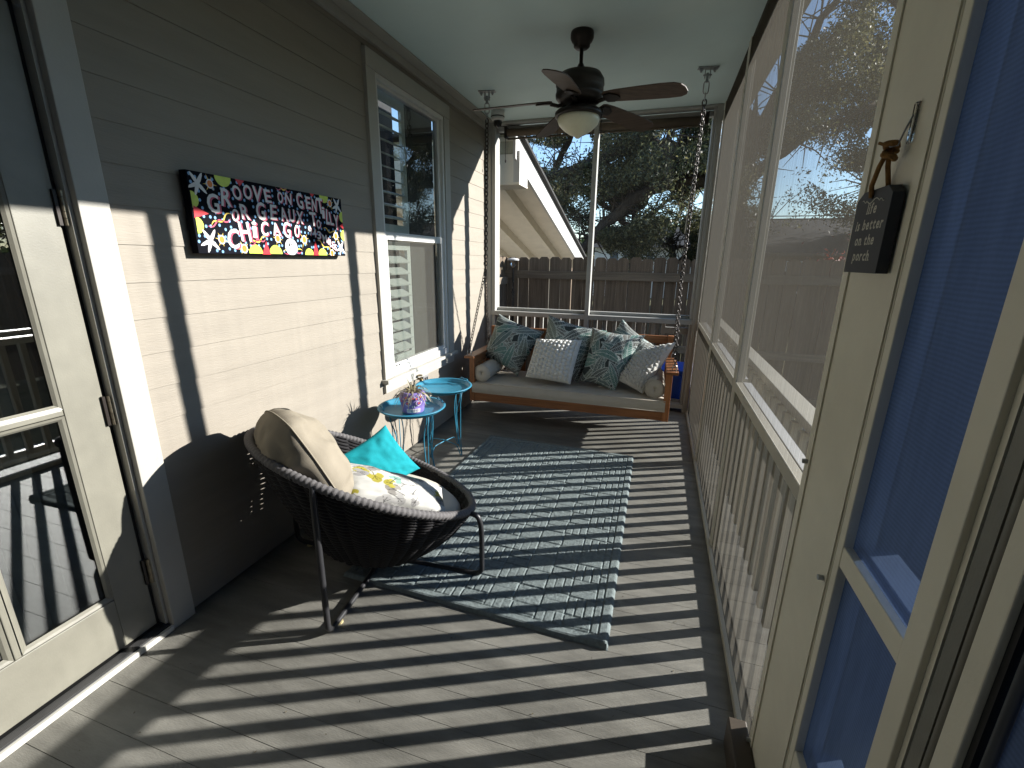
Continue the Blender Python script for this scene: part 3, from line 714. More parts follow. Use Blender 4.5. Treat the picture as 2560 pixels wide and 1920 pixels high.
# ------------------------------------------------------------------ ceiling fan
FX, FY = -.575, 3.13
fan = thing('ceiling_fan', 'dark bronze ceiling fan with five wooden blades and cream bowl light', 'ceiling fan', (FX, FY, ZC))
MB().lathe([(.0, 0), (.066, 0), (.0695, -.010), (.069, -.034), (.060, -.052), (.050, -.060), (.048, -.078), (.036, -.088), (.0, -.09)], (FX, FY, ZC), 32).build('canopy', BLACKM, fan, smooth=True)
MB().lathe([(.0115, 0), (.0115, -.078), (.016, -.082), (.026, -.105), (.038, -.118), (.040, -.126), (.0, -.126)], (FX, FY, ZC - .085), 20).build('downrod', BLACKM, fan, smooth=True)
MB().lathe([(.0, .160), (.09, .158), (.125, .145), (.145, .115), (.148, .085), (.144, .080), (.144, .045), (.148, .04), (.146, .02), (.125, -.005), (.09, -.02), (.0, -.02)], (FX, FY, 2.445), 40).build('motor', BLACKM, fan, smooth=True)
MB().lathe([(.0, .02), (.058, .02), (.060, -.03), (.05, -.05), (.0, -.05)], (FX, FY, 2.43), 28).build('switch_housing', BLACKM, fan, smooth=True)
lk = MB().lathe([(.0, .02), (.09, .02), (.135, .008), (.147, -.004), (.147, -.024), (.140, -.028), (.0, -.028)], (FX, FY, 2.385), 40).build('light_ring', BLACKM, fan, smooth=True)
MB().lathe([(.0, .0), (.128, 0), (.131, -.02), (.122, -.045), (.090, -.075), (.055, -.098), (.022, -.112), (.012, -.122), (.0, -.125)], (FX, FY, 2.362), 40).build('light_bowl', LAMPGL, lk, smooth=True)
for a, sx in ((PI * .9, 1), (-.1, 1)):
    MB().tube([(FX + .145 * math.cos(a), FY + .145 * math.sin(a), 2.37), (FX + .15 * math.cos(a), FY + .15 * math.sin(a), 2.22)], .0012, 5).build('pull_chain', BLACKM, lk)
    box(FX + .145 * math.cos(a) - .008, FX + .145 * math.cos(a) + .008, FY + .145 * math.sin(a) - .008, FY + .145 * math.sin(a) + .008, 2.362, 2.385).build('clip', BLACKM, lk)
for i in range(5):
    a = math.radians(-20 + 72 * i); ca, sa = math.cos(a), math.sin(a)
    rad = Vector((ca, sa, 0)); tang = Vector((-sa, ca, 0)); pit = math.radians(-13)
    tv = tang * math.cos(pit) + Vector((0, 0, 1)) * math.sin(pit); nv = rad.cross(tv)
    def pt(r, w, h): return Vector((FX, FY, 2.437)) + rad * r + tv * w + nv * h + Vector((0, 0, -.045 * max(0, r - .2) / .45))
    m = MB(); out = []
    prof = [(.17, .040), (.19, .052), (.26, .060), (.40, .068), (.54, .072), (.61, .068), (.645, .050), (.66, .022)]
    for r, w in prof: out.append((r, -w))
    for r, w in prof[::-1]: out.append((r, w))
    n = len(out); b = 0
    for h in (.0, .006): m.v += [tuple(pt(r, w, h)) for r, w in out]
    for j in range(len(prof) - 1):
        p, q, q2, p2 = j, j + 1, n - 2 - j, n - 1 - j
        m.face((p, p2, q2, q)); m.face((n + p, n + q, n + q2, n + p2))
    for j in range(n): j2 = (j + 1) % n; m.face((j, j2, n + j2, n + j))
    m.build('blade', BLADEW, fan)
    ir = MB()
    ir.tube([pt(.08, 0, -.004), pt(.13, 0, -.016), pt(.18, 0, -.006)], [.012, .011, .012], 8)
    pl_ = [(.165, 0), (.18, .036), (.22, .044), (.265, .02), (.27, 0), (.265, -.02), (.22, -.044), (.18, -.036)]
    bb = len(ir.v)
    for h in (-.010, -.0015): ir.v += [tuple(pt(r, w, h)) for r, w in pl_]
    ir.face(tuple(bb + q for q in range(8))); ir.face(tuple(bb + 8 + q for q in range(8))[::-1])
    for q in range(8): ir.face((bb + q, bb + (q + 1) % 8, bb + 8 + (q + 1) % 8, bb + 8 + q))
    ir.build('blade_iron', BLACKM, fan)

# ------------------------------------------------------------------ dome camera
cmx, cmy = -1.56, 4.40
dc = thing('dome_camera', 'white security dome camera under the ceiling corner by the end wall', 'camera', (cmx, cmy, ZC))
MB().lathe([(0, 0), (.062, 0), (.062, -.045), (.058, -.05), (.058, -.055), (.062, -.058), (.060, -.072), (.045, -.085), (0, -.085)], (cmx, cmy, ZC), 32).build('housing', WHITE, dc, smooth=True)
MB().lathe([(0.04, -.082), (.040, -.10), (.032, -.125), (.018, -.138), (0, -.14)], (cmx, cmy, ZC), 24).build('dome', BLACKPL, dc, smooth=True)
MB().lathe([(.063, -.048), (.0635, -.052), (.063, -.056)], (cmx, cmy, ZC), 32).build('seam_ring', RUBBER, dc)

# ------------------------------------------------------------------ hooks + swing bed
HKS = ((-1.476, 3.90), (.189, 3.88))
for i, (hx, hy) in enumerate(HKS):
    g = thing('ceiling_hook', ['galvanised ceiling bracket holding the left swing chain near the dome camera', 'galvanised ceiling bracket holding the right swing chain near the side screen'][i], 'bracket', (hx, hy, ZC), 'swing hanger brackets')
    pm = MB(); pm.obox((hx, hy, ZC - .005), (.068, .012, 0), (-.004, .024, 0), (0, 0, .004)); pm.build('plate', STEELG, g, bevel=.002)
    for sx in (-.045, .045):
        MB().lathe([(0, 0), (.012, 0), (.012, -.012), (.007, -.014), (.007, -.022), (0, -.022)], (hx + sx, hy + sx * .18, ZC - .009), 10).build('bolt', STEELG, g)
    yk = MB(); yk.box(hx - .020, hx - .014, hy - .015, hy + .015, ZC - .07, ZC - .009).box(hx + .014, hx + .020, hy - .015, hy + .015, ZC - .07, ZC - .009)
    yk.tube([(hx - .028, hy, ZC - .048), (hx + .028, hy, ZC - .048)], .006, 8)
    yk.build('clevis', STEELG, g, bevel=.002)
    box(hx - .009, hx + .009, hy - .011, hy + .011, ZC - .095, ZC - .035).build('eye', STEELG, g, bevel=.004)
swing = thing('swing_bed', 'brown wooden hanging swing bed on chains in front of the end screen', 'swing', (-.7, 4.0, .24))
SX0, SX1, SY0_, SY1_ = -1.572, .168, 3.70, 4.32
box(SX0 + .002, SX1 - .002, SY0_, SY0_ + .028, .235, .322).build('front_rail', TEAKD, swing, bevel=.003)
box(SX0, SX1, SY1_ - .028, SY1_, .235, .322).build('back_rail', TEAKD, swing, bevel=.003)
for i in range(7):
    yy = SY0_ + .05 + i * .083; box(SX0 + .03, SX1 - .03, yy, yy + .06, .285, .306).build('seat_slat', TEAKD, swing, bevel=.003)
ZA = .655
for side, xp in ((-1, SX0), (1, SX1)):
    x0, x1 = (xp - .004, xp + .046) if side < 0 else (xp - .046, xp + .004)
    box(x0, x1, SY0_ - .006, SY0_ + .05, .232, ZA - .024).build('post', TEAKZ, swing, bevel=.003)
    box(x0, x1, SY1_ - .05, SY1_ + .006, .232, .85).build('post', TEAKZ, swing, bevel=.003)
    ax0, ax1 = (xp - .045, xp + .05) if side < 0 else (xp - .05, xp + .045)
    box(ax0, ax1, SY0_ - .03, SY1_ - .052, ZA - .023, ZA).build('arm', TEAKY, swing, bevel=.004)
    xm = (x0 + x1) / 2
    box(xm - .012, xm + .012, SY0_ + .051, SY1_ - .051, ZA - .09, ZA - .0235).build('arm_rail', TEAKY, swing, bevel=.002)
    for i in range(6):
        yy = SY0_ + .10 + i * .082; box(xm - .008, xm + .008, yy, yy + .045, .30, ZA - .091).build('side_slat', TEAKZ, swing, bevel=.002)
box(SX0 + .047, SX1 - .047, SY1_ - .03, SY1_ - .002, .775, .845).build('back_top', TEAKD, swing, bevel=.004)
for i in range(15):
    xx = SX0 + .08 + i * .108; box(xx, xx + .06, SY1_ - .024, SY1_ - .008, .323, .774).build('back_slat', TEAKZ, swing, bevel=.002)
def link_mb(mb, c, ax, side, L, w, r):
    ax = Vector(ax).normalized(); side = (Vector(side) - ax * Vector(side).dot(ax)).normalized()
    pts = []
    h = L / 2 - w / 2
    for k in range(5): a = -PI / 2 + PI * k / 4; pts.append(Vector(c) + ax * (h + w / 2 * math.cos(a)) + side * (w / 2 * math.sin(a)))
    for k in range(5): a = PI / 2 + PI * k / 4; pts.append(Vector(c) + ax * (-h + w / 2 * math.cos(a)) + side * (w / 2 * math.sin(a)))
    mb.tube(pts, r, 5, closed=True)
def chain(a, b, L=.036, w=.020, r=.0046, twist=0.0, name='chain', sag=0):
    a, b = Vector(a), Vector(b); d = b - a; n = max(2, int(d.length / (L - 2 * r))); mb = MB()
    base = d.cross(Vector((0, 1, 0))).normalized() if abs(d.normalized().y) < .95 else Vector((1, 0, 0))
    for i in range(n):
        c = a + d * ((i + .5) / n); ang = (PI / 2 if i % 2 else 0) + .4 + twist * i
        s_ = Matrix.Rotation(ang, 3, d.normalized()) @ base
        link_mb(mb, c, d, s_, L, w, r)
    return mb.build(name, CHAINM, swing, smooth=True, kind='stuff')
for i, (hx, hy) in enumerate(HKS):
    xa = SX0 - .012 if i == 0 else SX1 + .012
    zs = 1.41 if i == 0 else 1.35
    hy2 = 3.99
    ringp = Vector((xa + (.055 if i == 0 else -.012), hy2, zs))
    big = MB(); link_mb(big, (hx, hy, ZC - .125), (0, 0, 1), (1, .2, 0), .085, .036, .0042); link_mb(big, (hx, hy + .001, ZC - .185), (ringp - Vector((hx, hy, ZC))), (.2, 1, 0), .055, .024, .0036)
    big.build('quick_link', STEELG, swing, smooth=True)
    chain((hx, hy, ZC - .205), ringp, .042, .028, .0050, .02)
    chain(ringp, (xa, SY0_ + .02, ZA + .045), .036, .022, .0036)
    chain(ringp, (xa, SY1_ - .10, ZA + .05), .036, .022, .0036)
    for yy in (SY0_ + .02, SY1_ - .10):
        e = MB(); link_mb(e, (xa, yy, ZA + .022), (0, 0, 1), (1, .4, 0), .055, .036, .0038); e.build('eye_bolt', STEELG, swing, smooth=True)

# ------------------------------------------------------------------ soft things
def soft_grid(S, n):
    """closed cushion sheet: front and back n x n sheets sharing the border, returns verts, faces, uv"""
    v = []; f = []; uv = []; idx = {}
    for side in (1, -1):
        for j in range(n + 1):
            for i in range(n + 1):
                edge = i in (0, n) or j in (0, n)
                key = (i, j, 0 if edge else side)
                if key not in idx:
                    idx[key] = len(v); u_, v_ = 2 * i / n - 1, 2 * j / n - 1
                    v.append(S(u_, v_, 0 if edge else side)); uv.append((u_, v_, side))
        for j in range(n):
            for i in range(n):
                q = [idx[(a, b, 0 if (a in (0, n) or b in (0, n)) else side)] for a, b in ((i, j), (i + 1, j), (i + 1, j + 1), (i, j + 1))]
                f.append(tuple(q if side > 0 else q[::-1]))
    return v, f, uv
def pillow(name, corners, T, m, label, cat, group=None, n=40, pinch=.10, seed=0, wr=.010, sink=.35, knit=None, printfn=None, back=None, parent=None, rim=None, rnd_=0.0):
    bl_, br_, tr_, tl_ = map(Vector, corners)
    nrm = ((br_ - bl_).cross(tl_ - bl_) + (tr_ - tl_).cross(tr_ - br_)).normalized()
    sq = lambda u, v: (u * math.sqrt(max(0, 1 - v * v * rnd_ / 2)), v * math.sqrt(max(0, 1 - u * u * rnd_ / 2)))
    def S(u, v, side):
        pu = u * (1 - pinch * (1 - v * v) * abs(u) ** 1.5); pv = v * (1 - pinch * (1 - u * u) * abs(v) ** 1.5)
        pu, pv = sq(pu, pv); a, b = (pu + 1) / 2, (pv + 1) / 2
        p = bl_ * (1 - a) * (1 - b) + br_ * a * (1 - b) + tr_ * a * b + tl_ * (1 - a) * b
        h = 0
        if side:
            h = T / 2 * (max(0, (1 - abs(u) ** 2.2)) * max(0, (1 - abs(v) ** 2.2))) ** .55
            e = max(abs(u), abs(v))
            w = noise.noise((u * 2.1 + seed, v * 2.1, seed * 1.7 + side)) * .8 + noise.noise((u * 5 + seed * 3, v * 5, side * 2 + seed)) * .35
            ang = math.atan2(v, u); w += .45 * math.sin(ang * 11 + seed * 5 + 3 * noise.noise((u * 2, v * 2, seed))) * max(0, e - .35)
            h += wr * w * min(1, (1 - e) * 5)
            if knit and side > 0: h += knit(u, v) * min(1, (1 - e) * 9)
            if knit and side > 0: pass
        return p + nrm * (h * (side if side else 0))
    v, f, uv = soft_grid(S, n)
    mb = MB(); mb.v = [tuple(p) for p in v]; mb.f = f; mb.m = [0] * len(f)
    c = (bl_ + br_ + tr_ + tl_) / 4
    if back is not None:
        h = len(f) // 2; mb.m = [0] * h + [1] * (len(f) - h); m = [m, back]
    t = thing(name, label, cat, tuple(c), group)
    o = mb.build('cover', m, t, smooth=True)
    if printfn:
        cols = np.array(printfn(np.array([(a, b) for a, b, _ in uv]))); at = o.data.color_attributes.new('print', 'FLOAT_COLOR', 'POINT')
        at.data.foreach_set('color', np.concatenate([cols, np.ones((len(cols), 1))], 1).astype(np.float32).ravel())
    # piped seam
    seam = [S(-1 + 2 * i / 30, -1, 0) for i in range(30)] + [S(1, -1 + 2 * i / 30, 0) for i in range(30)] + [S(1 - 2 * i / 30, 1, 0) for i in range(30)] + [S(-1, 1 - 2 * i / 30, 0) for i in range(30)]
    if rim is not None: MB().tube(seam, .0035, 6, closed=True).build('seam', rim, t, smooth=True)
    return t
def leaf_print(seed, nleaf=46, scale=1.0):
    r = random.Random(seed); leaves = []
    TE = [(.025, .10, .095), (.045, .15, .125), (.055, .085, .085), (.06, .055, .048), (.095, .078, .066), (.03, .038, .04), (.10, .12, .09), (.03, .075, .08)]
    for i in range(nleaf):
        leaves.append((r.uniform(-1.1, 1.1), r.uniform(-1.1, 1.1), r.uniform(0, 2 * PI), r.uniform(.5, .8) * scale, r.uniform(.13, .21) * scale, r.choice(TE), r.uniform(-.5, .5)))
    def fn(P):
        C_ = np.tile(np.array((.035, .045, .045)), (len(P), 1)); WHT = np.array((.42, .46, .43))
        for (cx, cy, a, L, w, c, bend) in leaves:
            d = P - np.array((cx, cy)); s = (d[:, 0] * math.cos(a) + d[:, 1] * math.sin(a)) / L; t = (-d[:, 0] * math.sin(a) + d[:, 1] * math.cos(a)); t = t - bend * L * .5 * (s * s)
            prof = w * np.clip(1 - np.abs(s) ** 2.2, 0, 1) ** .8
            ins = (np.abs(t) < prof) & (np.abs(s) < 1); C_[ins] = c
            edge = ins & (np.abs(t) > prof - .024); C_[edge] = WHT
            mid = ins & (np.abs(t) < .012); C_[mid] = WHT
            vein = ins & ((((s * L - np.abs(t) * .5) / .062) % 1) < .30) & (np.abs(t) > prof * .12); C_[vein] = WHT * .85
        return C_
    return fn
cush = pillow  # alias
SWP = 'leaf print pillows on the swing bed'
# swing mattress
mt = thing('seat_cushion', 'long cream bench cushion on the wooden swing bed', 'cushion', (-.7, 4.0, .31))
def mattress():
    x0, x1, y0, y1, z0, z1 = SX0 + .022, SX1 - .030, 3.695, 4.275, .312, .418
    m = MB(); n1, n2 = 70, 26; b = 0
    def rr(u, v, w):
        return 0
    rows = []
    prof = [(0, 0), (.0, .12), (0.0, .5), (0, .88), (.012, 1.0)]
    def top(u, v):
        x = x0 + (x1 - x0) * u; y = y0 + (y1 - y0) * v
        e = min(u * (x1 - x0), (1 - u) * (x1 - x0), v * (y1 - y0), (1 - v) * (y1 - y0))
        z = z1 - .016 * math.exp(-(e / .022) ** 1.2) + .007 * noise.noise((x * 5, y * 5, 1)) + .004 * noise.noise((x * 16, y * 5, 4)) - .006 * math.exp(-((x + .45) / .35) ** 2 - ((y - 3.95) / .2) ** 2)
        return (x, y, z)
    m.grid(top, n1, n2)
    def side(pa, pb, n):
        def fn(u, v):
            x = pa[0] + (pb[0] - pa[0]) * u; y = pa[1] + (pb[1] - pa[1]) * u
            nx, ny = (pb[1] - pa[1]), -(pb[0] - pa[0]); l_ = math.hypot(nx, ny); nx /= l_; ny /= l_
            bl = .010 * math.sin(PI * v) + .003 * noise.noise((x * 9, y * 9, v * 3))
            return (x + nx * bl, y + ny * bl, z0 + (z1 - .016 - z0) * v)
        m.grid(fn, n, 6)
    side((x0, y0), (x1, y0), n1); side((x1, y0), (x1, y1), n2); side((x1, y1), (x0, y1), n1); side((x0, y1), (x0, y0), n2)
    m.box(x0 + .01, x1 - .01, y0 + .01, y1 - .01, z0, z0 + .004)
    m.build('cover', CREAM, mt, smooth=True)
    zz = z1 - .014
    MB().tube([(x0, y0, zz), (x1, y0, zz), (x1, y1, zz), (x0, y1, zz)], .0042, 6, closed=True).build('piping', CREAM, mt, smooth=True)
    MB().tube([(x0, y0, z0 + .006), (x1, y0, z0 + .006), (x1, y1, z0 + .006), (x0, y1, z0 + .006)], .0042, 6, closed=True).build('piping', CREAM, mt, smooth=True)
mattress()
for i, (bx, lab) in enumerate(((-1.463, 'cream round bolster at the left end of the swing bed'), (.045, 'cream round bolster at the right end of the swing bed'))):
    t = thing('bolster', lab, 'bolster', (bx, 3.95, .495), 'bolsters on the swing bed')
    R_ = .076; m = MB(); prof = [(.0, 0), (.03, -.004), (R_ * .85, -.001), (R_ * .98, .006), (R_, .02)]
    pts = []
    ys = 3.71; ye = 4.22
    stations = [(0.0, ys - .002), (R_ * .5, ys - .006), (R_ * .9, ys), (R_, ys + .012)] + [(R_ * (1 + .012 * math.sin(k * 1.7)), ys + .012 + (ye - ys - .024) * k / 12) for k in range(1, 12)] + [(R_, ye - .012), (R_ * .9, ye), (0, ye)]
    m.tube([(bx, y, .495) for r, y in stations], [max(r, .0005) for r, y in stations], 28)
    m.build('cover', CREAM, t, smooth=True)
    ring = [(bx + (R_ + .001) * math.cos(a), ys + .006, .495 + (R_ + .001) * math.sin(a)) for a in [2 * PI * k / 32 for k in range(32)]]
    MB().tube(ring, .0035, 6, closed=True).build('piping', CREAM, t, smooth=True)
pillow('leaf_pillow', [(-1.20, 3.97, .43), (-.985, 4.13, .845), (-1.475, 4.20, .985), (-1.585, 4.05, .575)][3:] + [(-1.20, 3.97, .43), (-.985, 4.13, .845), (-1.475, 4.20, .985)], .27, PRINT, 'green leaf print pillow at the left end of the swing bed beside the bolster', 'pillow', SWP, n=110, seed=1, printfn=leaf_print(11))
pillow('leaf_pillow', [(-1.06, 4.02, .48), (-.62, 3.97, .42), (-.41, 4.14, .885), (-.965, 4.18, 1.0)], .24, PRINT, 'green leaf print pillow standing behind the square white knit pillow', 'pillow', SWP, n=110, seed=2, printfn=leaf_print(12))
pillow('leaf_pillow', [(-.56, 4.12, .60), (-.14, 4.08, .43), (.07, 4.20, .74), (-.29, 4.25, .985)], .2, PRINT, 'green leaf print pillow mostly hidden at the back right with its corner up', 'pillow', SWP, n=100, seed=3, printfn=leaf_print(13))
pillow('leaf_pillow', [(-.60, 3.90, .455), (-.285, 3.84, .395), (-.07, 4.02, .885), (-.535, 4.06, .92)], .27, PRINT, 'grey and green leaf print pillow at the front leaning against the shaggy knit pillow', 'pillow', SWP, n=110, seed=4, printfn=leaf_print(14))
def cable(u, v):
    w = (u * .5 + .5) * 11; c_ = int(w); a = abs(math.sin(PI * w)) ** .6; b = abs(math.sin(v * 17 + (c_ % 2) * PI / 2)) ** .6
    if c_ % 4 == 2: b = abs(math.sin(v * 13 + (w - c_) * 1.6)) ** .5
    return .024 * a * b
def shaggy(u, v):
    q = u + .06 * noise.noise((u * 4, v * 4, 1)); w = (q * .5 + .5) * 12; c_ = int(w)
    return .026 * abs(math.sin(PI * w)) ** .7 * abs(math.sin(v * 19 + (c_ % 2) * PI / 2 + 1.2 * noise.noise((u * 5, v * 5, 3)))) ** .7 + .012 * noise.noise((u * 24, v * 24, 5))
pillow('knit_pillow', [(-1.075, 3.80, .475), (-.66, 3.79, .447), (-.605, 3.97, .815), (-1.025, 3.98, .80)], .19, KNIT, 'square white cable knit pillow at the middle of the swing bed', 'pillow', 'white knit pillows on the swing bed', n=100, pinch=.03, seed=5, wr=.004, knit=cable)
pillow('knit_pillow', [(-.265, 3.88, .50), (-.045, 3.80, .418), (.185, 3.99, .845), (-.135, 4.10, .70)], .20, KNIT, 'shaggy white knit pillow with plain back leaning at the right end', 'pillow', 'white knit pillows on the swing bed', n=100, pinch=.03, seed=6, wr=.006, knit=shaggy, back=CREAM)
# ------------------------------------------------------------------ rug
rug = thing('rug', 'grey green area rug with raised basket pattern on the porch floor', 'rug', (-.68, 2.48, 0))
def rug_build():
    P00, P10, P11, P01 = (-1.335, 1.535), (-.060, 1.500), (-.064, 3.425), (-1.290, 3.47)
    nu, nv = 190, 290; w, h = 1.26, 1.93
    def hgt(x, y):
        C_ = .118
        i, j = int(math.floor(x / C_)), int(math.floor(y / C_)); fx, fy = x / C_ - i, y / C_ - j
        def bar(f, n, g=.16):
            q = (f * n) % 1.0; e = min(q, 1 - q) * 2
            return min(1, e / g) if e < g else 1.0
        if (i + j) % 2 == 0:
            b = bar(fx, 3) if abs(fy - .5) < .46 else .15
        else:
            b = bar(fy, 2, .12) if abs(fx - .5) < .46 else .15
        if (i % 3 == 1) and (j % 3 == 1): b *= .75 + .35 * noise.noise((x * 60, y * 60, 1))
        return .0062 * b
    m = MB()
    def S(u, v):
        a = [P00[k] * (1 - u) * (1 - v) + P10[k] * u * (1 - v) + P11[k] * u * v + P01[k] * (1 - u) * v for k in (0, 1)]
        e = min(u * w, (1 - u) * w, v * h, (1 - v) * h)
        wav = .003 * noise.noise((a[0] * 3, a[1] * 3, 0)) + .0035
        cor = .014 * math.exp(-(((1 - u) * w) ** 2 + (v * h) ** 2) / .010) + .004 * math.exp(-(v * h / .03) ** 2)
        bord = .0075 if e < .045 else (0.002 if e < .052 else hgt(u * w, v * h))
        z = .006 + wav + cor + bord + .0012 * noise.noise((a[0] * 90, a[1] * 90, 3))
        if e < .012: z *= (.25 + .75 * math.sqrt(max(0, e / .012)))
        if e <= 0: z = .001
        return (a[0], a[1], z)
    m.grid(S, nu, nv); m.build('pile', RUGM, rug, smooth=False)
rug_build()

g = random.Random(77)
db = MB()
for i in range(150):
    x_, y_ = g.uniform(-1.6, .3), g.uniform(.5, 3.6); a = g.uniform(0, 6.28); L_ = g.uniform(.002, .006); w_ = L_ * g.uniform(.2, .6); ca, sa = math.cos(a), math.sin(a)
    if -1.36 < x_ < -.04 and 1.46 < y_ < 3.5: continue
    db.poly([(x_ + ca * L_, y_ + sa * L_, .0025), (x_ - sa * w_, y_ + ca * w_, .002), (x_ - ca * L_, y_ - sa * L_, .0022), (x_ + sa * w_, y_ - ca * w_, .0035)])
db.build('grit', mat('leaf_litter', (.10, .085, .055), .9, .4), None, kind='stuff')
# ------------------------------------------------------------------ round rope chair
ph = .985; U = Vector((math.cos(ph), math.sin(ph), 0)); V = Vector((-U.y, U.x, 0)); C0 = Vector((-1.283, 1.735, 0))
RZ, RR, TG = .498, .545, .496
chair = thing('chair', 'round charcoal rope basket chair on a bent tube frame', 'chair', tuple(C0))
cst = 1 / math.sqrt(1 + TG * TG)
def rimp(t, r=RR, z0=RZ):
    return C0 + U * (r * cst * math.cos(t)) + V * (r * math.sin(t)) + Vector((0, 0, z0 - TG * cst * r * math.cos(t)))
BC = C0 + U * -.02 + V * -.04; BR_, BZ = .235, .115
def basep(t): return BC + U * (BR_ * math.cos(t)) + V * (BR_ * math.sin(t)) + Vector((0, 0, BZ - .06 * math.cos(t)))
def bowl(t, s):      # s 0 base ... 1 rim
    a, b = basep(t), rimp(t); p = a.lerp(b, s)
    p += Vector((0, 0, -1)) * (.035 * math.sin(PI * s)) + (b - C0).normalized() * .012 * math.sin(PI * s)
    return p
NR = 42
rim = MB(); path = []; rads = []
NT = 620
for i in range(NT):
    t = 2 * PI * i / NT; path.append(rimp(t)); rads.append(.0178 + (.0022 if i % 4 in (0, 1) else -.0006))
rim.tube(path, rads, 10, closed=True); rim.build('rim', ROPEG, chair, smooth=True)
wv = MB(); ROWS = 52
for j in range(ROWS):
    s = (j + .5) / ROWS; pth = []
    n = NR * 4
    for i in range(n):
        t = 2 * PI * i / n; p = bowl(t, s); q = (p - (C0 + Vector((0, 0, p.z)))); q.z = 0; q = q.normalized() if q.length > 1e-6 else U
        ph_ = math.cos(t * NR / 2 + (PI if j % 2 else 0))
        pth.append(p + q * .0115 * ph_)
    L_ = (bowl(0, 1) - bowl(0, 0)).length
    wv.tube(pth, .0100, 5, closed=True)
wv.build('rope_weave', ROPE, chair, smooth=True, kind='stuff')
rb = MB()
for i in range(NR):
    t = 2 * PI * (i + .5) / NR; rb.tube([bowl(t, k / 8) for k in range(9)], .0048, 5)
rb.build('ribs', ROPE, chair, smooth=True, kind='stuff')
bm_ = MB()
for j in range(11):
    r = BR_ * (j + .5) / 11; bm_.tube([BC + U * (r * math.cos(a)) + V * (r * math.sin(a)) + Vector((0, 0, BZ - .006 - .06 * (r / BR_) * math.cos(a))) for a in [2 * PI * k / 30 for k in range(30)]], .0105, 6, closed=True)
bm_.build('rope_bottom', ROPE, chair, smooth=True, kind='stuff')
HUB = Vector((-1.222, 1.715, 0))
LEGS = [((-1.155, 1.212), None), ((-.692, 1.744), None), ((-1.736, 1.684), None), ((-1.27, 2.24), None)]
for (fx, fy), _ in LEGS:
    F = Vector((fx, fy, 0)); d = F - HUB; ang = math.atan2(d.dot(V) + (HUB - C0).dot(V), d.dot(U) + (HUB - C0).dot(U))
    # rim angle whose plan position is nearest the foot
    best = min((2 * PI * k / 360 for k in range(360)), key=lambda t: ((rimp(t) - F).to_2d() if False else Vector(((rimp(t) - F).x, (rimp(t) - F).y))).length)
    tp = rimp(best); tp = tp + (tp - C0).normalized() * .012 - Vector((0, 0, .012)); dn = d.normalized()
    foot = Vector((fx, fy, .014))
    tube = [tp]
    if (tp.xy - F.xy).length > .02 or True:
        top_out = Vector((fx, fy, max(.16, tp.z - .07)))
        tube += [tp.lerp(Vector((fx, fy, tp.z)), .7) - Vector((0, 0, .012)), top_out]
    tube += [Vector((fx, fy, .075)), foot + Vector((0, 0, .028)), foot - dn * .02 + Vector((0, 0, .006)), foot - dn * .055, HUB + dn * .12 + Vector((0, 0, .016)), HUB + dn * .06 + Vector((0, 0, .03)), HUB + dn * .035 + Vector((0, 0, .075)), BC + dn * .03 + Vector((0, 0, .10))]
    # smooth the bend
    pts = []
    for a, b in zip(tube, tube[1:]):
        for k in range(4): pts.append(a.lerp(b, k / 4))
    pts.append(tube[-1])
    for _ in range(2): pts = [pts[0]] + [(pts[k - 1] + pts[k] * 2 + pts[k + 1]) / 4 for k in range(1, len(pts) - 1)] + [pts[-1]]
    lg = MB().tube(pts, .0125, 12).build('leg', CHFRAME, chair, smooth=True)
    gp = foot - dn * .075
    MB().tube([(gp.x, gp.y, .001), (gp.x, gp.y, .010)], .018, 12).build('glide', mat('glide_cream', (.5, .42, .22), .6), lg)
MB().lathe([(0, 0), (.045, 0), (.045, .03), (.03, .05), (0, .05)], (HUB.x, HUB.y, .06), 18).build('hub', CHFRAME, chair, smooth=True)
def LC(u, v, z): q = C0 + U * u + V * v; return (q.x, q.y, z)
# seat cushion : thick round pad
sc_ = thing('round_cushion', 'cream round seat pad at the front of the rope chair', 'cushion', LC(.1, -.05, .33))
def pad():
    m = MB(); n, rr = 48, .335; prof = [(0, .062), (.4, .060), (.7, .052), (.88, .036), (.97, .014), (1, 0), (.97, -.02), (.88, -.04), (.5, -.06), (0, -.065)]
    rings = []
    for r, z in prof:
        for k in range(n):
            a = 2 * PI * k / n; x, y = r * rr * math.cos(a), r * rr * math.sin(a)
            w = .010 * noise.noise((x * 7, y * 7, 2)) + (.006 * noise.noise((x * 16, y * 16, 7)) if z > 0 else 0)
            p = Vector(LC(.11 + x * .96, -.05 + y, .325 + z + w * (1 - r * .4) - .30 * x)); m.v.append(tuple(p))
    for i in range(len(prof) - 1):
        for k in range(n): k2 = (k + 1) % n; m.face((i * n + k, i * n + k2, (i + 1) * n + k2, (i + 1) * n + k))
    m.build('cover', CREAM, sc_, smooth=True)
pad()
pillow('back_cushion', [LC(-.20, -.385, .46), LC(-.22, .26, .42), LC(-.42, .20, .85), LC(-.40, -.30, .93)], .27, TAUPE, 'puffy tan back cushion leaning in the rope chair', 'cushion', None, n=60, pinch=.02, seed=9, wr=.030, rim=TAUPE, rnd_=.75)
pillow('teal_pillow', [LC(-.125, .16, .515), LC(.06, .08, .27), LC(.345, .14, .335), LC(.175, .19, .625)], .12, TEALF, 'bright turquoise pillow standing on its corner in the rope chair', 'pillow', None, n=60, pinch=.09, seed=10, wr=.010)
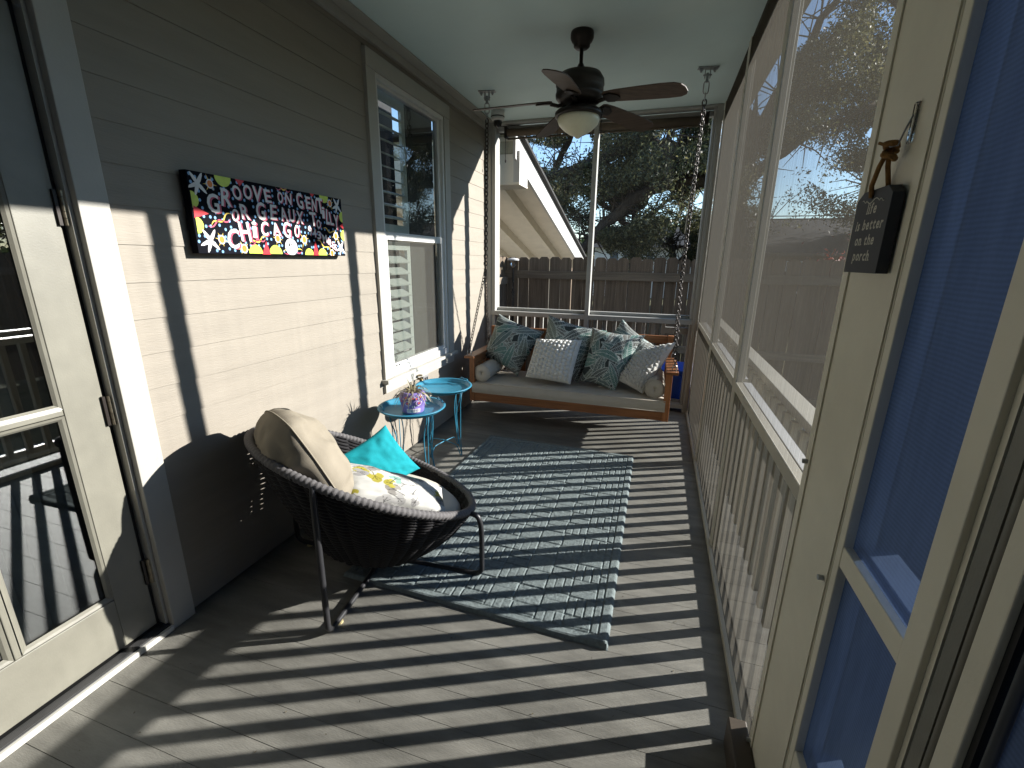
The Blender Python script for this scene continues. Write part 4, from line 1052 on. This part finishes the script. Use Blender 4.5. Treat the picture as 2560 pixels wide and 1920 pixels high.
def floral(P):
    r = random.Random(21); C_ = np.tile(np.array((.44, .43, .395)), (len(P), 1))
    cols = [(.30, .29, .275), (.22, .205, .185), (.12, .30, .23), (.30, .26, .04), (.38, .37, .35), (.26, .25, .24), (.18, .29, .25)]
    A = P * np.array((1.0, .62))
    for i in range(30):
        cx, cy = r.uniform(-1, 1), r.uniform(-.62, .62); c = r.choice(cols); rr = r.uniform(.10, .17); a0 = r.uniform(0, 6.28)
        d = A - np.array((cx, cy)); rad = np.hypot(d[:, 0], d[:, 1]); an = np.arctan2(d[:, 1], d[:, 0]) - a0
        shape = rr * (.72 + .28 * np.abs(np.cos(an * 1.5))) * np.where(np.abs(((an + PI) % (2 * PI)) - PI) > 2.6, .45, 1)
        C_[rad < shape] = c
        s = d[:, 0] * math.cos(a0) + d[:, 1] * math.sin(a0); t = -d[:, 0] * math.sin(a0) + d[:, 1] * math.cos(a0)
        st = (np.abs(t) < .008) & (s > -rr * 1.5) & (s < rr * .6); C_[st] = np.array(c) * .3
        br = (np.abs(np.abs(t) - np.clip(s + rr * .1, 0, 1) * .8) < .007) & (s > -rr * .1) & (s < rr * .5); C_[br] = np.array(c) * .3
    return C_
pillow('floral_pillow', [LC(-.22, -.31, .50), LC(.22, -.37, .30), LC(.29, -.20, .375), LC(-.22, -.14, .655)], .17, PRINT, 'white lumbar pillow with grey, green and mustard leaves in the rope chair', 'pillow', None, n=130, pinch=.05, seed=12, wr=.010, printfn=floral)

# ------------------------------------------------------------------ turquoise tray tables
def tray_table(name, label, cx, cy, rot, h=.55):
    t = thing(name, label, 'table', (cx, cy, 0), 'turquoise tray tables')
    R_ = .222
    tp = MB().lathe([(0, 0), (R_ - .040, 0), (R_ - .032, .004), (R_ - .022, .022), (R_ - .016, .026), (R_ - .002, .026), (R_, .024), (R_, .021), (R_ - .004, .018), (R_ - .018, .020), (R_ - .026, .0), (R_ - .034, -.004), (0, -.003)], (cx, cy, h - .022), 56)
    tp.build('tray', BLUET, t, smooth=True)
    for k in (0, 1):
        a = rot + k * PI + .5; ca, sa = math.cos(a), math.sin(a)
        q = Vector((cx + (R_ - .026) * ca, cy + (R_ - .026) * sa, h + .012)); tg = Vector((-sa, ca, 0))
        MB().tube([q - tg * .05, q - tg * .04 + Vector((0, 0, .012)), q + tg * .04 + Vector((0, 0, .012)), q + tg * .05], .005, 8).build('handle', BLUET, t, smooth=True)
    bw = .165
    for k in range(4):
        a = rot + PI / 4 + k * PI / 2; ca, sa = math.cos(a), math.sin(a); d = Vector((ca, sa, 0)); c = Vector((cx, cy, 0))
        tgt = Vector((-sa, ca, 0))
        p = [c + d * .168 + Vector((0, 0, h - .03)), c + d * .165 + Vector((0, 0, h - .07)), c + d * .13 + Vector((0, 0, h - .16)), c + d * .125 + Vector((0, 0, h - .24)), c + d * .15 + Vector((0, 0, .10)), c + d * .172 + Vector((0, 0, .012)), c + d * .165 + Vector((0, 0, .004)), c + d * .155 + Vector((0, 0, .012)), c + d * .13 + Vector((0, 0, .075)), c + d * .10 + Vector((0, 0, .085)), c + Vector((0, 0, .088 + (.006 if k % 2 else 0)))]
        pts = []
        for a_, b_ in zip(p, p[1:]):
            for q in range(3): pts.append(a_.lerp(b_, q / 3))
        pts.append(p[-1])
        pts = [pts[0]] + [(pts[i - 1] + pts[i] * 2 + pts[i + 1]) / 4 for i in range(1, len(pts) - 1)] + [pts[-1]]
        lg = MB().tube(pts, .0038, 8).build('leg', BLUET, t, smooth=True)
        st = [c + d * .172 + tgt * .014 + Vector((0, 0, h - .028)), c + d * .16 + tgt * .010 + Vector((0, 0, h - .12)), c + d * .155 + tgt * .010 + Vector((0, 0, .14)), c + d * .172 + tgt * .004 + Vector((0, 0, .014))]
        MB().tube(st, .0032, 8).build('stay', BLUET, lg, smooth=True)
    MB().tube([(cx + .15 * math.cos(a), cy + .15 * math.sin(a), h - .028) for a in [2 * PI * k / 40 for k in range(40)]], .005, 6, closed=True).build('ring', BLUET, t, smooth=True)
    return t
tray_table('tray_table', 'nearer turquoise round tray table with the purple planter on it', -1.492, 2.520, .30)
tray_table('tray_table', 'farther turquoise round tray table with nothing on it beside the swing bed', -1.522, 3.050, .52)

# ------------------------------------------------------------------ purple face planter
PX, PY, PZ = -1.462, 2.484, .529
pln = thing('planter', 'purple painted skull planter with white teeth on the nearer tray table', 'planter', (PX, PY, PZ), None)
prof = [(r * 1.12, z) for r, z in [(0, 0), (.058, 0), (.063, .006), (.066, .030), (.068, .050), (.074, .075), (.077, .100), (.073, .122), (.062, .136), (.052, .140), (.048, .132), (0, .128)]]
pv = MB().lathe(prof, (PX, PY, PZ), 44)
for i, (x, y, z) in enumerate(pv.v):      # cheek bones, brow and jaw
    a = math.atan2(y - PY, x - PX) - math.radians(-58); a = (a + PI) % (2 * PI) - PI; zz = z - PZ
    k = 1 + .06 * math.exp(-(a / .5) ** 2) * math.exp(-((zz - .03) / .03) ** 2)
    for s_ in (-1, 1): k -= .11 * math.exp(-((a - s_ * .42) / .17) ** 2) * math.exp(-((zz - .078) / .016) ** 2)
    k += .05 * math.exp(-((abs(a) - .85) / .25) ** 2) * math.exp(-((zz - .058) / .02) ** 2)
    pv.v[i] = (PX + (x - PX) * k, PY + (y - PY) * k, z)
pv.build('pot', PURPLE, pln, smooth=True)
def onpot(a, z, o=.0015):
    zz = z; r = np.interp(zz, [p[1] for p in prof[1:8]], [p[0] for p in prof[1:8]]) + o + .0035 * math.exp(-(a / .5) ** 2)
    b = a + math.radians(-58); return Vector((PX + r * math.cos(b), PY + r * math.sin(b), PZ + z))
def blob(mb, a, z, ra, rz, o, n=14):
    mb.poly([onpot(a + ra * math.cos(2 * PI * k / n), z + rz * math.sin(2 * PI * k / n), o) for k in range(n)])
PW = mat('glaze_white', (.66, .62, .60), .35); PO = mat('glaze_coral', (.62, .13, .10), .35); PP = mat('glaze_violet', (.20, .10, .42), .35)
for j, zc_ in enumerate((.020, .034)):
    for i in range(9):
        a = -.52 + i * .13; q = onpot(a, zc_, .001); b = a + math.radians(-58); d = Vector((math.cos(b), math.sin(b), 0)); tg = Vector((-d.y, d.x, 0))
        MB().obox(q, tg * .0036, d * .003, (0, 0, .0058)).build('tooth', PW, pln, bevel=.0012)
for s_ in (-1, 1):
    m = MB(); blob(m, s_ * .42, .078, .25, .018, .0035); m.build('eye_ring', PW, pln)
    m = MB(); blob(m, s_ * .42, .078, .19, .0135, .0042); m.build('eye_socket', PP, pln)
    m = MB(); blob(m, s_ * .42, .078, .10, .0075, .0050); m.build('eye', PO, pln)
    m = MB(); blob(m, s_ * .07, .056, .045, .008, .0045); m.build('nostril', PW, pln)
m = MB()
for a, z in ((0, .112), (-.55, .115), (.6, .118), (-.2, .104), (.25, .108), (.95, .09), (-.95, .09)): blob(m, a, z, .09, .007, .003, 8)
m.build('flower', PO, pln)
m = MB()
for a, z in ((.12, .121), (-.35, .112), (.42, .110), (-.75, .106), (.8, .108)): blob(m, a, z, .04, .006, .0034, 6)
m.build('petal', PW, pln)
pt_ = tag(bpy.data.objects.new('plant', None), 'drooping striped spider plant growing out of the purple planter', 'plant'); COL.objects.link(pt_); pt_.location = (PX, PY, PZ + .13)
r5 = random.Random(5)
for i in range(58):
    a = r5.uniform(0, 2 * PI); L_ = r5.uniform(.09, .17); up_ = r5.uniform(.25, 1.0); d = Vector((math.cos(a), math.sin(a), 0)); tg = Vector((-d.y, d.x, 0)); m = MB()
    n = 7; prev = None; w0 = r5.uniform(.0034, .0062)
    if i < 7: up_ = 1.9; L_ *= .75
    pos = Vector((PX, PY, PZ + .128)) + d * .012; dirn = (d * (1 - min(.75, up_ * .5)) + Vector((0, 0, up_ * .8))).normalized()
    pl2 = []
    for k in range(n + 1):
        w = w0 * (1 - (k / n) ** 2) + .0003; pl2.append((pos - tg * w, pos + tg * w)); pos = pos + dirn * (L_ / n)
        g = (.36 if i >= 7 else .10); dirn = (dirn + Vector((0, 0, -g)) + d * .05).normalized()
        rr = Vector((pos.x - PX, pos.y - PY, 0))
        if rr.length < .092 and pos.z < PZ + .13 and k > 2: pos += rr.normalized() * (.093 - rr.length)
    for k in range(n): m.poly([pl2[k][0], pl2[k][1], pl2[k + 1][1], pl2[k + 1][0]])
    m.build('leaf', DRYL, pt_)
# ------------------------------------------------------------------ picket fence beyond the end wall
YF = 6.0
fen = thing('picket_fence', 'weathered brown dog eared picket fence behind the porch', 'fence', (0, YF, -.35))
r6 = random.Random(9); x = -3.4
while x < 4.6:
    w = r6.uniform(.134, .143); zt = 1.535 + r6.uniform(-.012, .010); zb = -.33 + r6.uniform(-.01, .01); c = .028; lean = r6.uniform(-.004, .004)
    MB().prism([(x, zb), (x + w, zb), (x + w + lean, zt - c), (x + w - c + lean, zt), (x + c + lean, zt), (x + lean, zt - c)], YF, YF + .017, 1).build('picket', FENCEW, fen)
    x += w + r6.choice((.003, .004, .007, .010))
for z0 in (1.256, .38, -.15): box(-3.4, 4.6, YF - .04, YF - .001, z0, z0 + (.102 if z0 > 1 else .09)).build('rail', FENCER, fen, bevel=.003)
for xx in (-3.3, -1.2, 1.3, 3.6): box(xx, xx + .09, YF + .018, YF + .11, -.4, 1.4).build('post', FENCEW, fen)
sf = thing('side_fence', 'short weathered fence running back toward the house at far left', 'fence', (-1.95, 5.6, -.35))
yy = 5.0
while yy < 5.95:
    MB().prism([(yy, -.33), (yy + .138, -.33), (yy + .138, 1.50), (yy + .11, 1.53), (yy + .028, 1.53), (yy, 1.50)], -2.02, -2.003, 0).build('picket', FENCEW, sf); yy += .146
box(-2.002, -1.96, 5.0, 5.95, 1.18, 1.27).build('rail', FENCER, sf)
# solar lamp on a stake
slx, sly = -1.868, 5.90
sl = thing('solar_lamp', 'small black solar stake lamp with white cap in front of the fence', 'lamp', (slx, sly, -.35))
MB().tube([(slx, sly, -.35), (slx, sly, 1.39)], .014, 10).build('stake', BLACKPL, sl)
MB().tube([(slx, sly, 1.06), (slx, sly, 1.09)], .02, 10).build('joint', BLACKPL, sl)
MB().lathe([(.028, 0), (.050, .085), (.048, .09), (.0, .09)], (slx, sly, 1.395), 6).build('lantern', GLASSW, sl)
MB().lathe([(0, 0), (.078, 0), (.078, .012), (.066, .022), (.02, .032), (0, .032)], (slx, sly, 1.486), 24).build('cap', mat('solar_cap', (.5, .5, .5), .4), sl)
for k in range(6):
    a = PI / 3 * k; MB().tube([(slx + .028 * math.cos(a), sly + .028 * math.sin(a), 1.395), (slx + .051 * math.cos(a), sly + .051 * math.sin(a), 1.486)], .0035, 5).build('bar', BLACKPL, sl)
# blue bin outside the corner
bn = thing('bin', 'blue plastic bin outside the end wall corner', 'bin', (.30, 5.05, -.35))
bm2 = MB()
def tub(u, v): return (0, 0, 0)
bm2.v = [(.16, 4.95, -.34), (.62, 4.95, -.34), (.62, 5.3, -.34), (.16, 5.3, -.34), (.12, 4.90, .36), (.66, 4.90, .36), (.66, 5.35, .36), (.12, 5.35, .36)]
for q in ((0, 3, 2, 1), (0, 1, 5, 4), (1, 2, 6, 5), (2, 3, 7, 6), (3, 0, 4, 7), (4, 5, 6, 7)): bm2.face(q)
bm2.build('tub', BLUEBIN, bn, bevel=.02)
box(.10, .68, 4.88, 5.37, .362, .40).build('lid', BLUEBIN, bn, bevel=.012)

# fence and hedge closing the yard on the right, both lower than the sun's path
yf = thing('yard_fence', 'weathered picket fence along the side yard beyond the screens', 'fence', (5.2, 2, -.35))
pk = MB().prism([(0, -.33), (.14, -.33), (.14, 1.47), (.112, 1.5), (.028, 1.5), (0, 1.47)], 5.2, 5.217, 0).build('picket', FENCEW, yf)
for i in range(1, 76): clone(pk, yf, pk.location + Vector((0, -4.0 + .146 * i if i < 75 else 6.9, 0)))
box(5.16, 5.199, -4, 7, 1.2, 1.3).build('rail', FENCER, yf)
struct(box(-9, -.6, 6.2, 12.5, -.34, -.28).build('bounce_slab', CONC))  # unseen pale slab added to bounce sunlight up onto the soffit
# ------------------------------------------------------------------ lean-to roof of the neighbouring shed
SH_X = -1.55; RY0, RY1, RZ0, RZ1 = 4.98, 9.8, 2.755, 1.535
SLP = (RZ1 - RZ0) / (RY1 - RY0)
def rz(y): return RZ0 + SLP * (y - RY0)
shd = thing('lean_to_roof', 'pale lean-to roof with exposed rafters sloping down behind the fence', 'roof', (SH_X, 7.4, 2))
def slab(x0, x1, y0, y1, d0, d1, name, m, par):
    b = MB(); b.v = [(x0, y0, rz(y0) + d0), (x1, y0, rz(y0) + d0), (x1, y1, rz(y1) + d0), (x0, y1, rz(y1) + d0), (x0, y0, rz(y0) + d1), (x1, y0, rz(y0) + d1), (x1, y1, rz(y1) + d1), (x0, y1, rz(y1) + d1)]
    for q in ((0, 3, 2, 1), (0, 1, 5, 4), (1, 2, 6, 5), (2, 3, 7, 6), (3, 0, 4, 7), (4, 5, 6, 7)): b.face(q)
    return b.build(name, m, par)
slab(-6.5, SH_X - .03, RY0, RY1, -.055, -.02, 'soffit', SOFFIT, shd)
slab(-6.5, SH_X + .05, RY0 - .1, RY1 + .1, .012, .045, 'shingles', SHINGLE, shd)
slab(SH_X - .03, SH_X, RY0 - .05, RY1, -.25, .010, 'fascia', FASCIAW, shd)
for i in range(9):
    xx = SH_X - .50 - i * .55; slab(xx, xx + .075, RY0 + .1, RY1 - .1, -.19, -.056, 'rafter', SOFFIT, shd)
box(-6.5, SH_X - .031, RY1 - .12, RY1 - .02, RZ1 - .42, RZ1 - .02).build('wall_plate', SOFFIT, shd)
box(-6.5, SH_X - .25, RY1 + .0, RY1 + .1, -.35, RZ1 - .05).build('back_wall', SOFFIT, shd)
bxb = thing('eave_box', 'boxed cream beam end at the upper left beyond the end screen', 'beam', (-1.75, 5.1, 2.5))
box(-3.2, -1.59, 5.00, 5.30, 2.295, 2.575).build('beam', SOFFIT, bxb, bevel=.004)
box(-3.2, -1.60, 4.995, 5.25, 2.578, 2.80).build('upper_board', mat('mossy_board', (.30, .28, .20), .8, .3, 9, stretch=(6, 6, .6)), bxb, bevel=.004)
box(-1.5895, -1.52, 4.985, 5.30, 2.283, 2.60).build('end_cap', FASCIAW, bxb, bevel=.004)
box(-3.2, -1.52, 4.98, 5.31, 2.270, 2.2945).build('bottom_trim', SOFFIT, bxb, bevel=.004)

# ------------------------------------------------------------------ houses beyond
wh_ = thing('house', 'white clapboard house with small window seen over the fence', 'house', (-.8, 26, 0))
box(-3.4, 2.2, 25, 31, -.4, 2.15).build('wall', HWHITE, wh_)
MB().prism([(24.6, 2.15), (28, 3.4), (31.4, 2.15)], -3.9, 2.7, 0).build('roof', SHINGLE, wh_)
for (xa, xb) in ((-2.65, -2.1), (-1.95, -1.65), (-.75, -.35)):
    w_ = frame(xa, xb, 1.0, 2.0, .05, .05, .05, 0, 0, 'x', HWHITE, wh_) if False else None
    f_ = MB().box(xa, xb, 24.95, 24.999, 1.95, 2.0).box(xa, xb, 24.95, 24.999, .9, .95).box(xa, xa + .06, 24.95, 24.999, .95, 1.95).box(xb - .06, xb, 24.95, 24.999, .95, 1.95).build('window', mat('win_white', (.75, .75, .73)), wh_)
    box(xa + .06, xb - .06, 24.985, 24.998, .95, 1.95).build('pane', mat('far_glass', (.12, .14, .16), .1), f_)
dh = thing('house', 'low dark roofed house seen through the side screen', 'house', (5.5, 17, 0))
box(2.6, 11, 16, 22, -.4, 1.75).build('wall', mat('tan_siding', (.11, .09, .07), .7), dh)
MB().prism([(15.5, 1.75), (19, 3.0), (22.5, 1.75)], 2.2, 11.5, 0).build('roof', SHINGLE, dh)
box(2.2, 11.5, 15.42, 15.499, 1.70, 1.78).build('gutter', mat('tan_siding', (.11, .09, .07)), dh)
for xa in (3.6, 5.4, 7.6):
    f_ = box(xa, xa + .9, 15.95, 15.999, .6, 1.55).build('window', mat('win_white', (.75, .75, .73)), dh); box(xa + .06, xa + .84, 15.93, 15.949, .66, 1.49).build('pane', mat('far_glass', (.12, .14, .16)), f_)

# ------------------------------------------------------------------ trees and shrubs
def clear(p):     # keep the line from the sun to the porch open
    return p[1] - .475 * p[0] > 6.15
def leaves(name, m, par, pts, size, seed):
    r = random.Random(seed); g = np.random.default_rng(seed); n = len(pts); P = np.array(pts, dtype=np.float64)
    a = g.normal(size=(n, 3)); a /= np.linalg.norm(a, axis=1, keepdims=True); b = g.normal(size=(n, 3)); b -= a * (a * b).sum(1, keepdims=True); b /= np.linalg.norm(b, axis=1, keepdims=True)
    s = size * g.uniform(.6, 1.4, (n, 1)); w = s * .42
    V_ = np.empty((n, 4, 3)); V_[:, 0] = P - a * s; V_[:, 1] = P + b * w; V_[:, 2] = P + a * s; V_[:, 3] = P - b * w
    q = par
    off = np.zeros(3)
    while q is not None: off += np.array(q.location); q = q.parent
    me = bpy.data.meshes.new(name); me.vertices.add(n * 4); me.vertices.foreach_set('co', (V_.reshape(-1, 3) - off).astype(np.float32).ravel())
    me.loops.add(n * 4); me.loops.foreach_set('vertex_index', np.arange(n * 4, dtype=np.int32)); me.polygons.add(n); me.polygons.foreach_set('loop_start', np.arange(0, n * 4, 4, dtype=np.int32)); me.polygons.foreach_set('loop_total', np.full(n, 4, dtype=np.int32))
    me.materials.append(m); me.update(calc_edges=True); o = bpy.data.objects.new(name, me); COL.objects.link(o)
    if par is not None: o.parent = par
    o['kind'] = 'stuff'
    return o
def tree(label, base, limbs, nleaf, lsize, seed, spread, name='oak_tree', group=None, lm=OAKL, thr=-.12, tw=5):
    r = random.Random(seed); t = thing(name, label, 'tree', base, group); tm = MB(); lm_pts = []
    tips = []
    for li, (pts, r0, r1) in enumerate(limbs):
        pts = [Vector(p) for p in pts]; P = []
        for a, b in zip(pts, pts[1:]):
            for k in range(5): P.append(a.lerp(b, k / 5) + Vector((r.uniform(-.06, .06), r.uniform(-.06, .06), r.uniform(-.05, .05))) * min(1, (b - a).length))
        P.append(pts[-1]); n = len(P)
        lb = MB().tube(P, [r0 + (r1 - r0) * k / (n - 1) for k in range(n)], 9)
        (lb.build('trunk' if li == 0 else 'limb', BARK, t, smooth=True))
        for k in range(n):
            if li > 0 or k > n * .6:
                for q in range(tw):
                    d = Vector((r.gauss(0, 1), r.gauss(0, 1), r.gauss(.15, .8))).normalized(); L_ = r.uniform(.4, 1.0) * spread
                    e = P[k] + d * L_ * .5 + Vector((0, 0, .1 * L_)); f = P[k] + d * L_
                    if all(clear(x_) for x_ in (P[k], e, f)):
                        tm.tube([P[k], e + Vector((r.uniform(-.1, .1), r.uniform(-.1, .1), r.uniform(-.1, .1))), f], [max(.012, r1 * .35), .014, .006], 4)
                        tips.append((e, f))
    if tm.v: tm.build('twigs', BARK, t, kind='stuff')
    out = []; g = random.Random(seed + 1); tries = 0
    while len(out) < nleaf and tries < nleaf * 6:
        tries += 1; e, f = g.choice(tips); c = e.lerp(f, g.uniform(.1, 1.15)); s_ = .34 * spread ** .5
        p = (c.x + g.gauss(0, s_), c.y + g.gauss(0, s_), c.z + g.gauss(0, s_ * .6))
        if p[2] < 1.5 and p[1] < 9: continue
        if not clear(p): continue
        if p[1] < 13.9 and 2.5 < p[2] < 5.2 and name == 'oak_tree' and base[0] == 1.9 and g.random() < .8: continue
        if noise.noise((p[0] * .8, p[1] * .25, p[2] * 1.0)) < thr: continue
        out.append(p)
    leaves('crown', lm, t, out, lsize, seed)
    return t
# the big live oak right behind the fence
tree('big live oak with heavy horizontal limbs behind the fence', (1.9, 14.2, -.4), [
    ([(1.9, 14.2, -.4), (1.95, 14.2, 1.5), (1.7, 14.1, 3.2), (1.9, 14, 5.0)], .42, .24),
    ([(1.8, 14.1, 3.3), (1.0, 13.4, 3.95), (-.04, 13, 4.2), (-.75, 12.9, 4.33), (-1.96, 12.8, 3.95), (-3.6, 12.8, 3.5)], .23, .10),
    ([(1.8, 14.1, 2.9), (.9, 13.2, 3.50), (-.1, 12.9, 3.45), (-.9, 12.8, 2.95), (-1.5, 12.8, 2.4), (-2.3, 12.8, 1.6)], .24, .11),
    ([(1.9, 14.0, 4.2), (1.2, 13.4, 5.6), (-.4, 13, 6.4), (-2.4, 12.8, 6.6)], .16, .05),
    ([(1.9, 14.0, 4.6), (2.6, 13.2, 6.0), (3.2, 12.6, 7.4)], .15, .05),
    ([(1.8, 14.1, 3.4), (2.8, 13.4, 4.3), (4.2, 13.2, 4.9)], .16, .05),
    ([(.9, 13.9, 3.65), (.4, 12.4, 3.5), (-.3, 11.0, 3.9)], .07, .03),
], 130000, .038, 31, 1.3, thr=.06)
tree('second live oak with a straight trunk in front of the white house', (-.87, 16, -.4), [
    ([(-.87, 16, -.4), (-.90, 16, 1.6), (-.95, 16, 2.7)], .19, .13),
    ([(-.92, 16, 2.4), (-1.8, 15.8, 3.2), (-3.2, 15.4, 3.9), (-4.8, 15, 4.6)], .10, .04),
    ([(-.92, 16, 2.5), (-.2, 16.2, 3.2), (.6, 16.4, 3.7)], .09, .04),
    ([(-.95, 16, 2.6), (-1.2, 16.6, 4.4), (-1.7, 17, 6.2)], .10, .04),
], 50000, .040, 37, 1.4, thr=.14)
tree('leaning young oak at the right end of the fence', (.35, 18, -.4), [
    ([(.35, 18, -.4), (.45, 18, 1.3), (.2, 18, 2.2)], .16, .10),
    ([(.45, 18, 1.4), (1.2, 18, 2.0), (2.2, 18, 2.3), (3.4, 18, 2.9)], .09, .04),
    ([(.2, 18, 2.0), (-.8, 18, 2.9), (-1.6, 18, 3.4)], .08, .03),
    ([(.2, 18, 2.1), (.6, 18.4, 4.0), (1.0, 18.8, 5.6)], .08, .03),
], 40000, .042, 41, 1.4, thr=.12)
tree('tall oak seen through the side screen next to the cream panel', (7.6, 17.5, -.4), [
    ([(7.6, 17.5, -.4), (7.5, 17.4, 2.0), (7.3, 17.2, 4.0)], .38, .24),
    ([(7.3, 17.2, 3.6), (5.8, 16.6, 4.9), (4.6, 16.0, 5.8)], .16, .05),
    ([(7.3, 17.2, 3.8), (6.6, 16.4, 6.4), (6.0, 15.8, 8.4)], .17, .05),
    ([(7.4, 17.2, 3.4), (6.2, 16, 3.6), (5.0, 15.2, 3.5)], .12, .05),
    ([(7.3, 17.2, 3.9), (8.6, 18.5, 6.4), (9.2, 19, 8.2)], .15, .05),
    ([(6.6, 16.4, 6.4), (4.9, 15.6, 7.9), (3.4, 15, 8.8)], .10, .04),
], 160000, .044, 43, 1.5, thr=-.04)
tree('oak crown rising behind the lean-to roof', (-4.6, 17, -.4), [
    ([(-4.6, 17, -.4), (-4.6, 17, 2.2), (-4.4, 16.8, 3.8)], .3, .2),
    ([(-4.4, 16.8, 3.6), (-3.2, 16, 5.2), (-2.4, 15.4, 6.6)], .13, .05),
    ([(-4.4, 16.8, 3.8), (-5.4, 16.4, 5.6), (-6.4, 16, 6.8)], .13, .05),
    ([(-4.4, 16.8, 3.6), (-3.0, 15.6, 3.8), (-1.9, 14.8, 3.5)], .11, .04),
], 60000, .040, 47, 1.4, thr=.06)
rs_ = thing('red_shrub', 'red leaved shrub by the dark roofed house', 'shrub', (4.3, 13.4, -.4))
g = random.Random(2); MB().tube([(4.3, 13.4, -.4), (4.3, 13.4, .6)], .04, 6).build('stem', BARK, rs_)
leaves('foliage', REDL, rs_, [(4.3 + g.gauss(0, .35), 13.4 + g.gauss(0, .35), .85 + g.gauss(0, .38)) for _ in range(3500)], .05, 5)
hs_ = []
g = random.Random(14)
while len(hs_) < 26000:
    y_ = g.uniform(-14, 20); x_ = 13 + g.gauss(0, .7); z_ = g.uniform(-.4, 3.6 + 1.1 * noise.noise((y_ * .3, 0, 2)) + .6 * noise.noise((y_ * 1.1, 3, 1)))
    if z_ < .455 * (x_ - .3) - .5: hs_.append((x_, y_, z_))
hd_ = leaves('hedge', LAWN, None, hs_, .13, 16)
hg = []
g = random.Random(4)
while len(hg) < 42000:
    x_ = g.uniform(-34, 46); p = (x_, 40 + g.gauss(0, 1.6), g.uniform(-.4, 3.4 + 1.8 * noise.noise((x_ * .16, 0, 5)) + 1.0 * noise.noise((x_ * .6, 0, 1))))
    if clear(p): hg.append(p)
leaves('distant_trees', LAWN, None, hg, .24, 6)
# power lines
pl_ = thing('power_line', 'pair of thin black power lines crossing the trees', 'cable', (0, 15, 2.6))
for z0 in (2.52, 2.60):
    MB().tube([(-9 + 2.0 * k, 13.5 + .02 * k, z0 + .10 - .012 * k + .004 * (k - 5) ** 2) for k in range(13)], .012, 5).build('cable', RUBBER, pl_)
pl2_ = thing('power_line', 'pair of sloping power lines across the sky gap in the side screen', 'cable', (3, 19, 6))
for dz in (0, .28): MB().tube([(1.5, 22, 5.2 + dz), (4.2, 21, 6.0 + dz * 1.2), (9, 20, 7.8 + dz)], .014, 5).build('cable', RUBBER, pl2_)
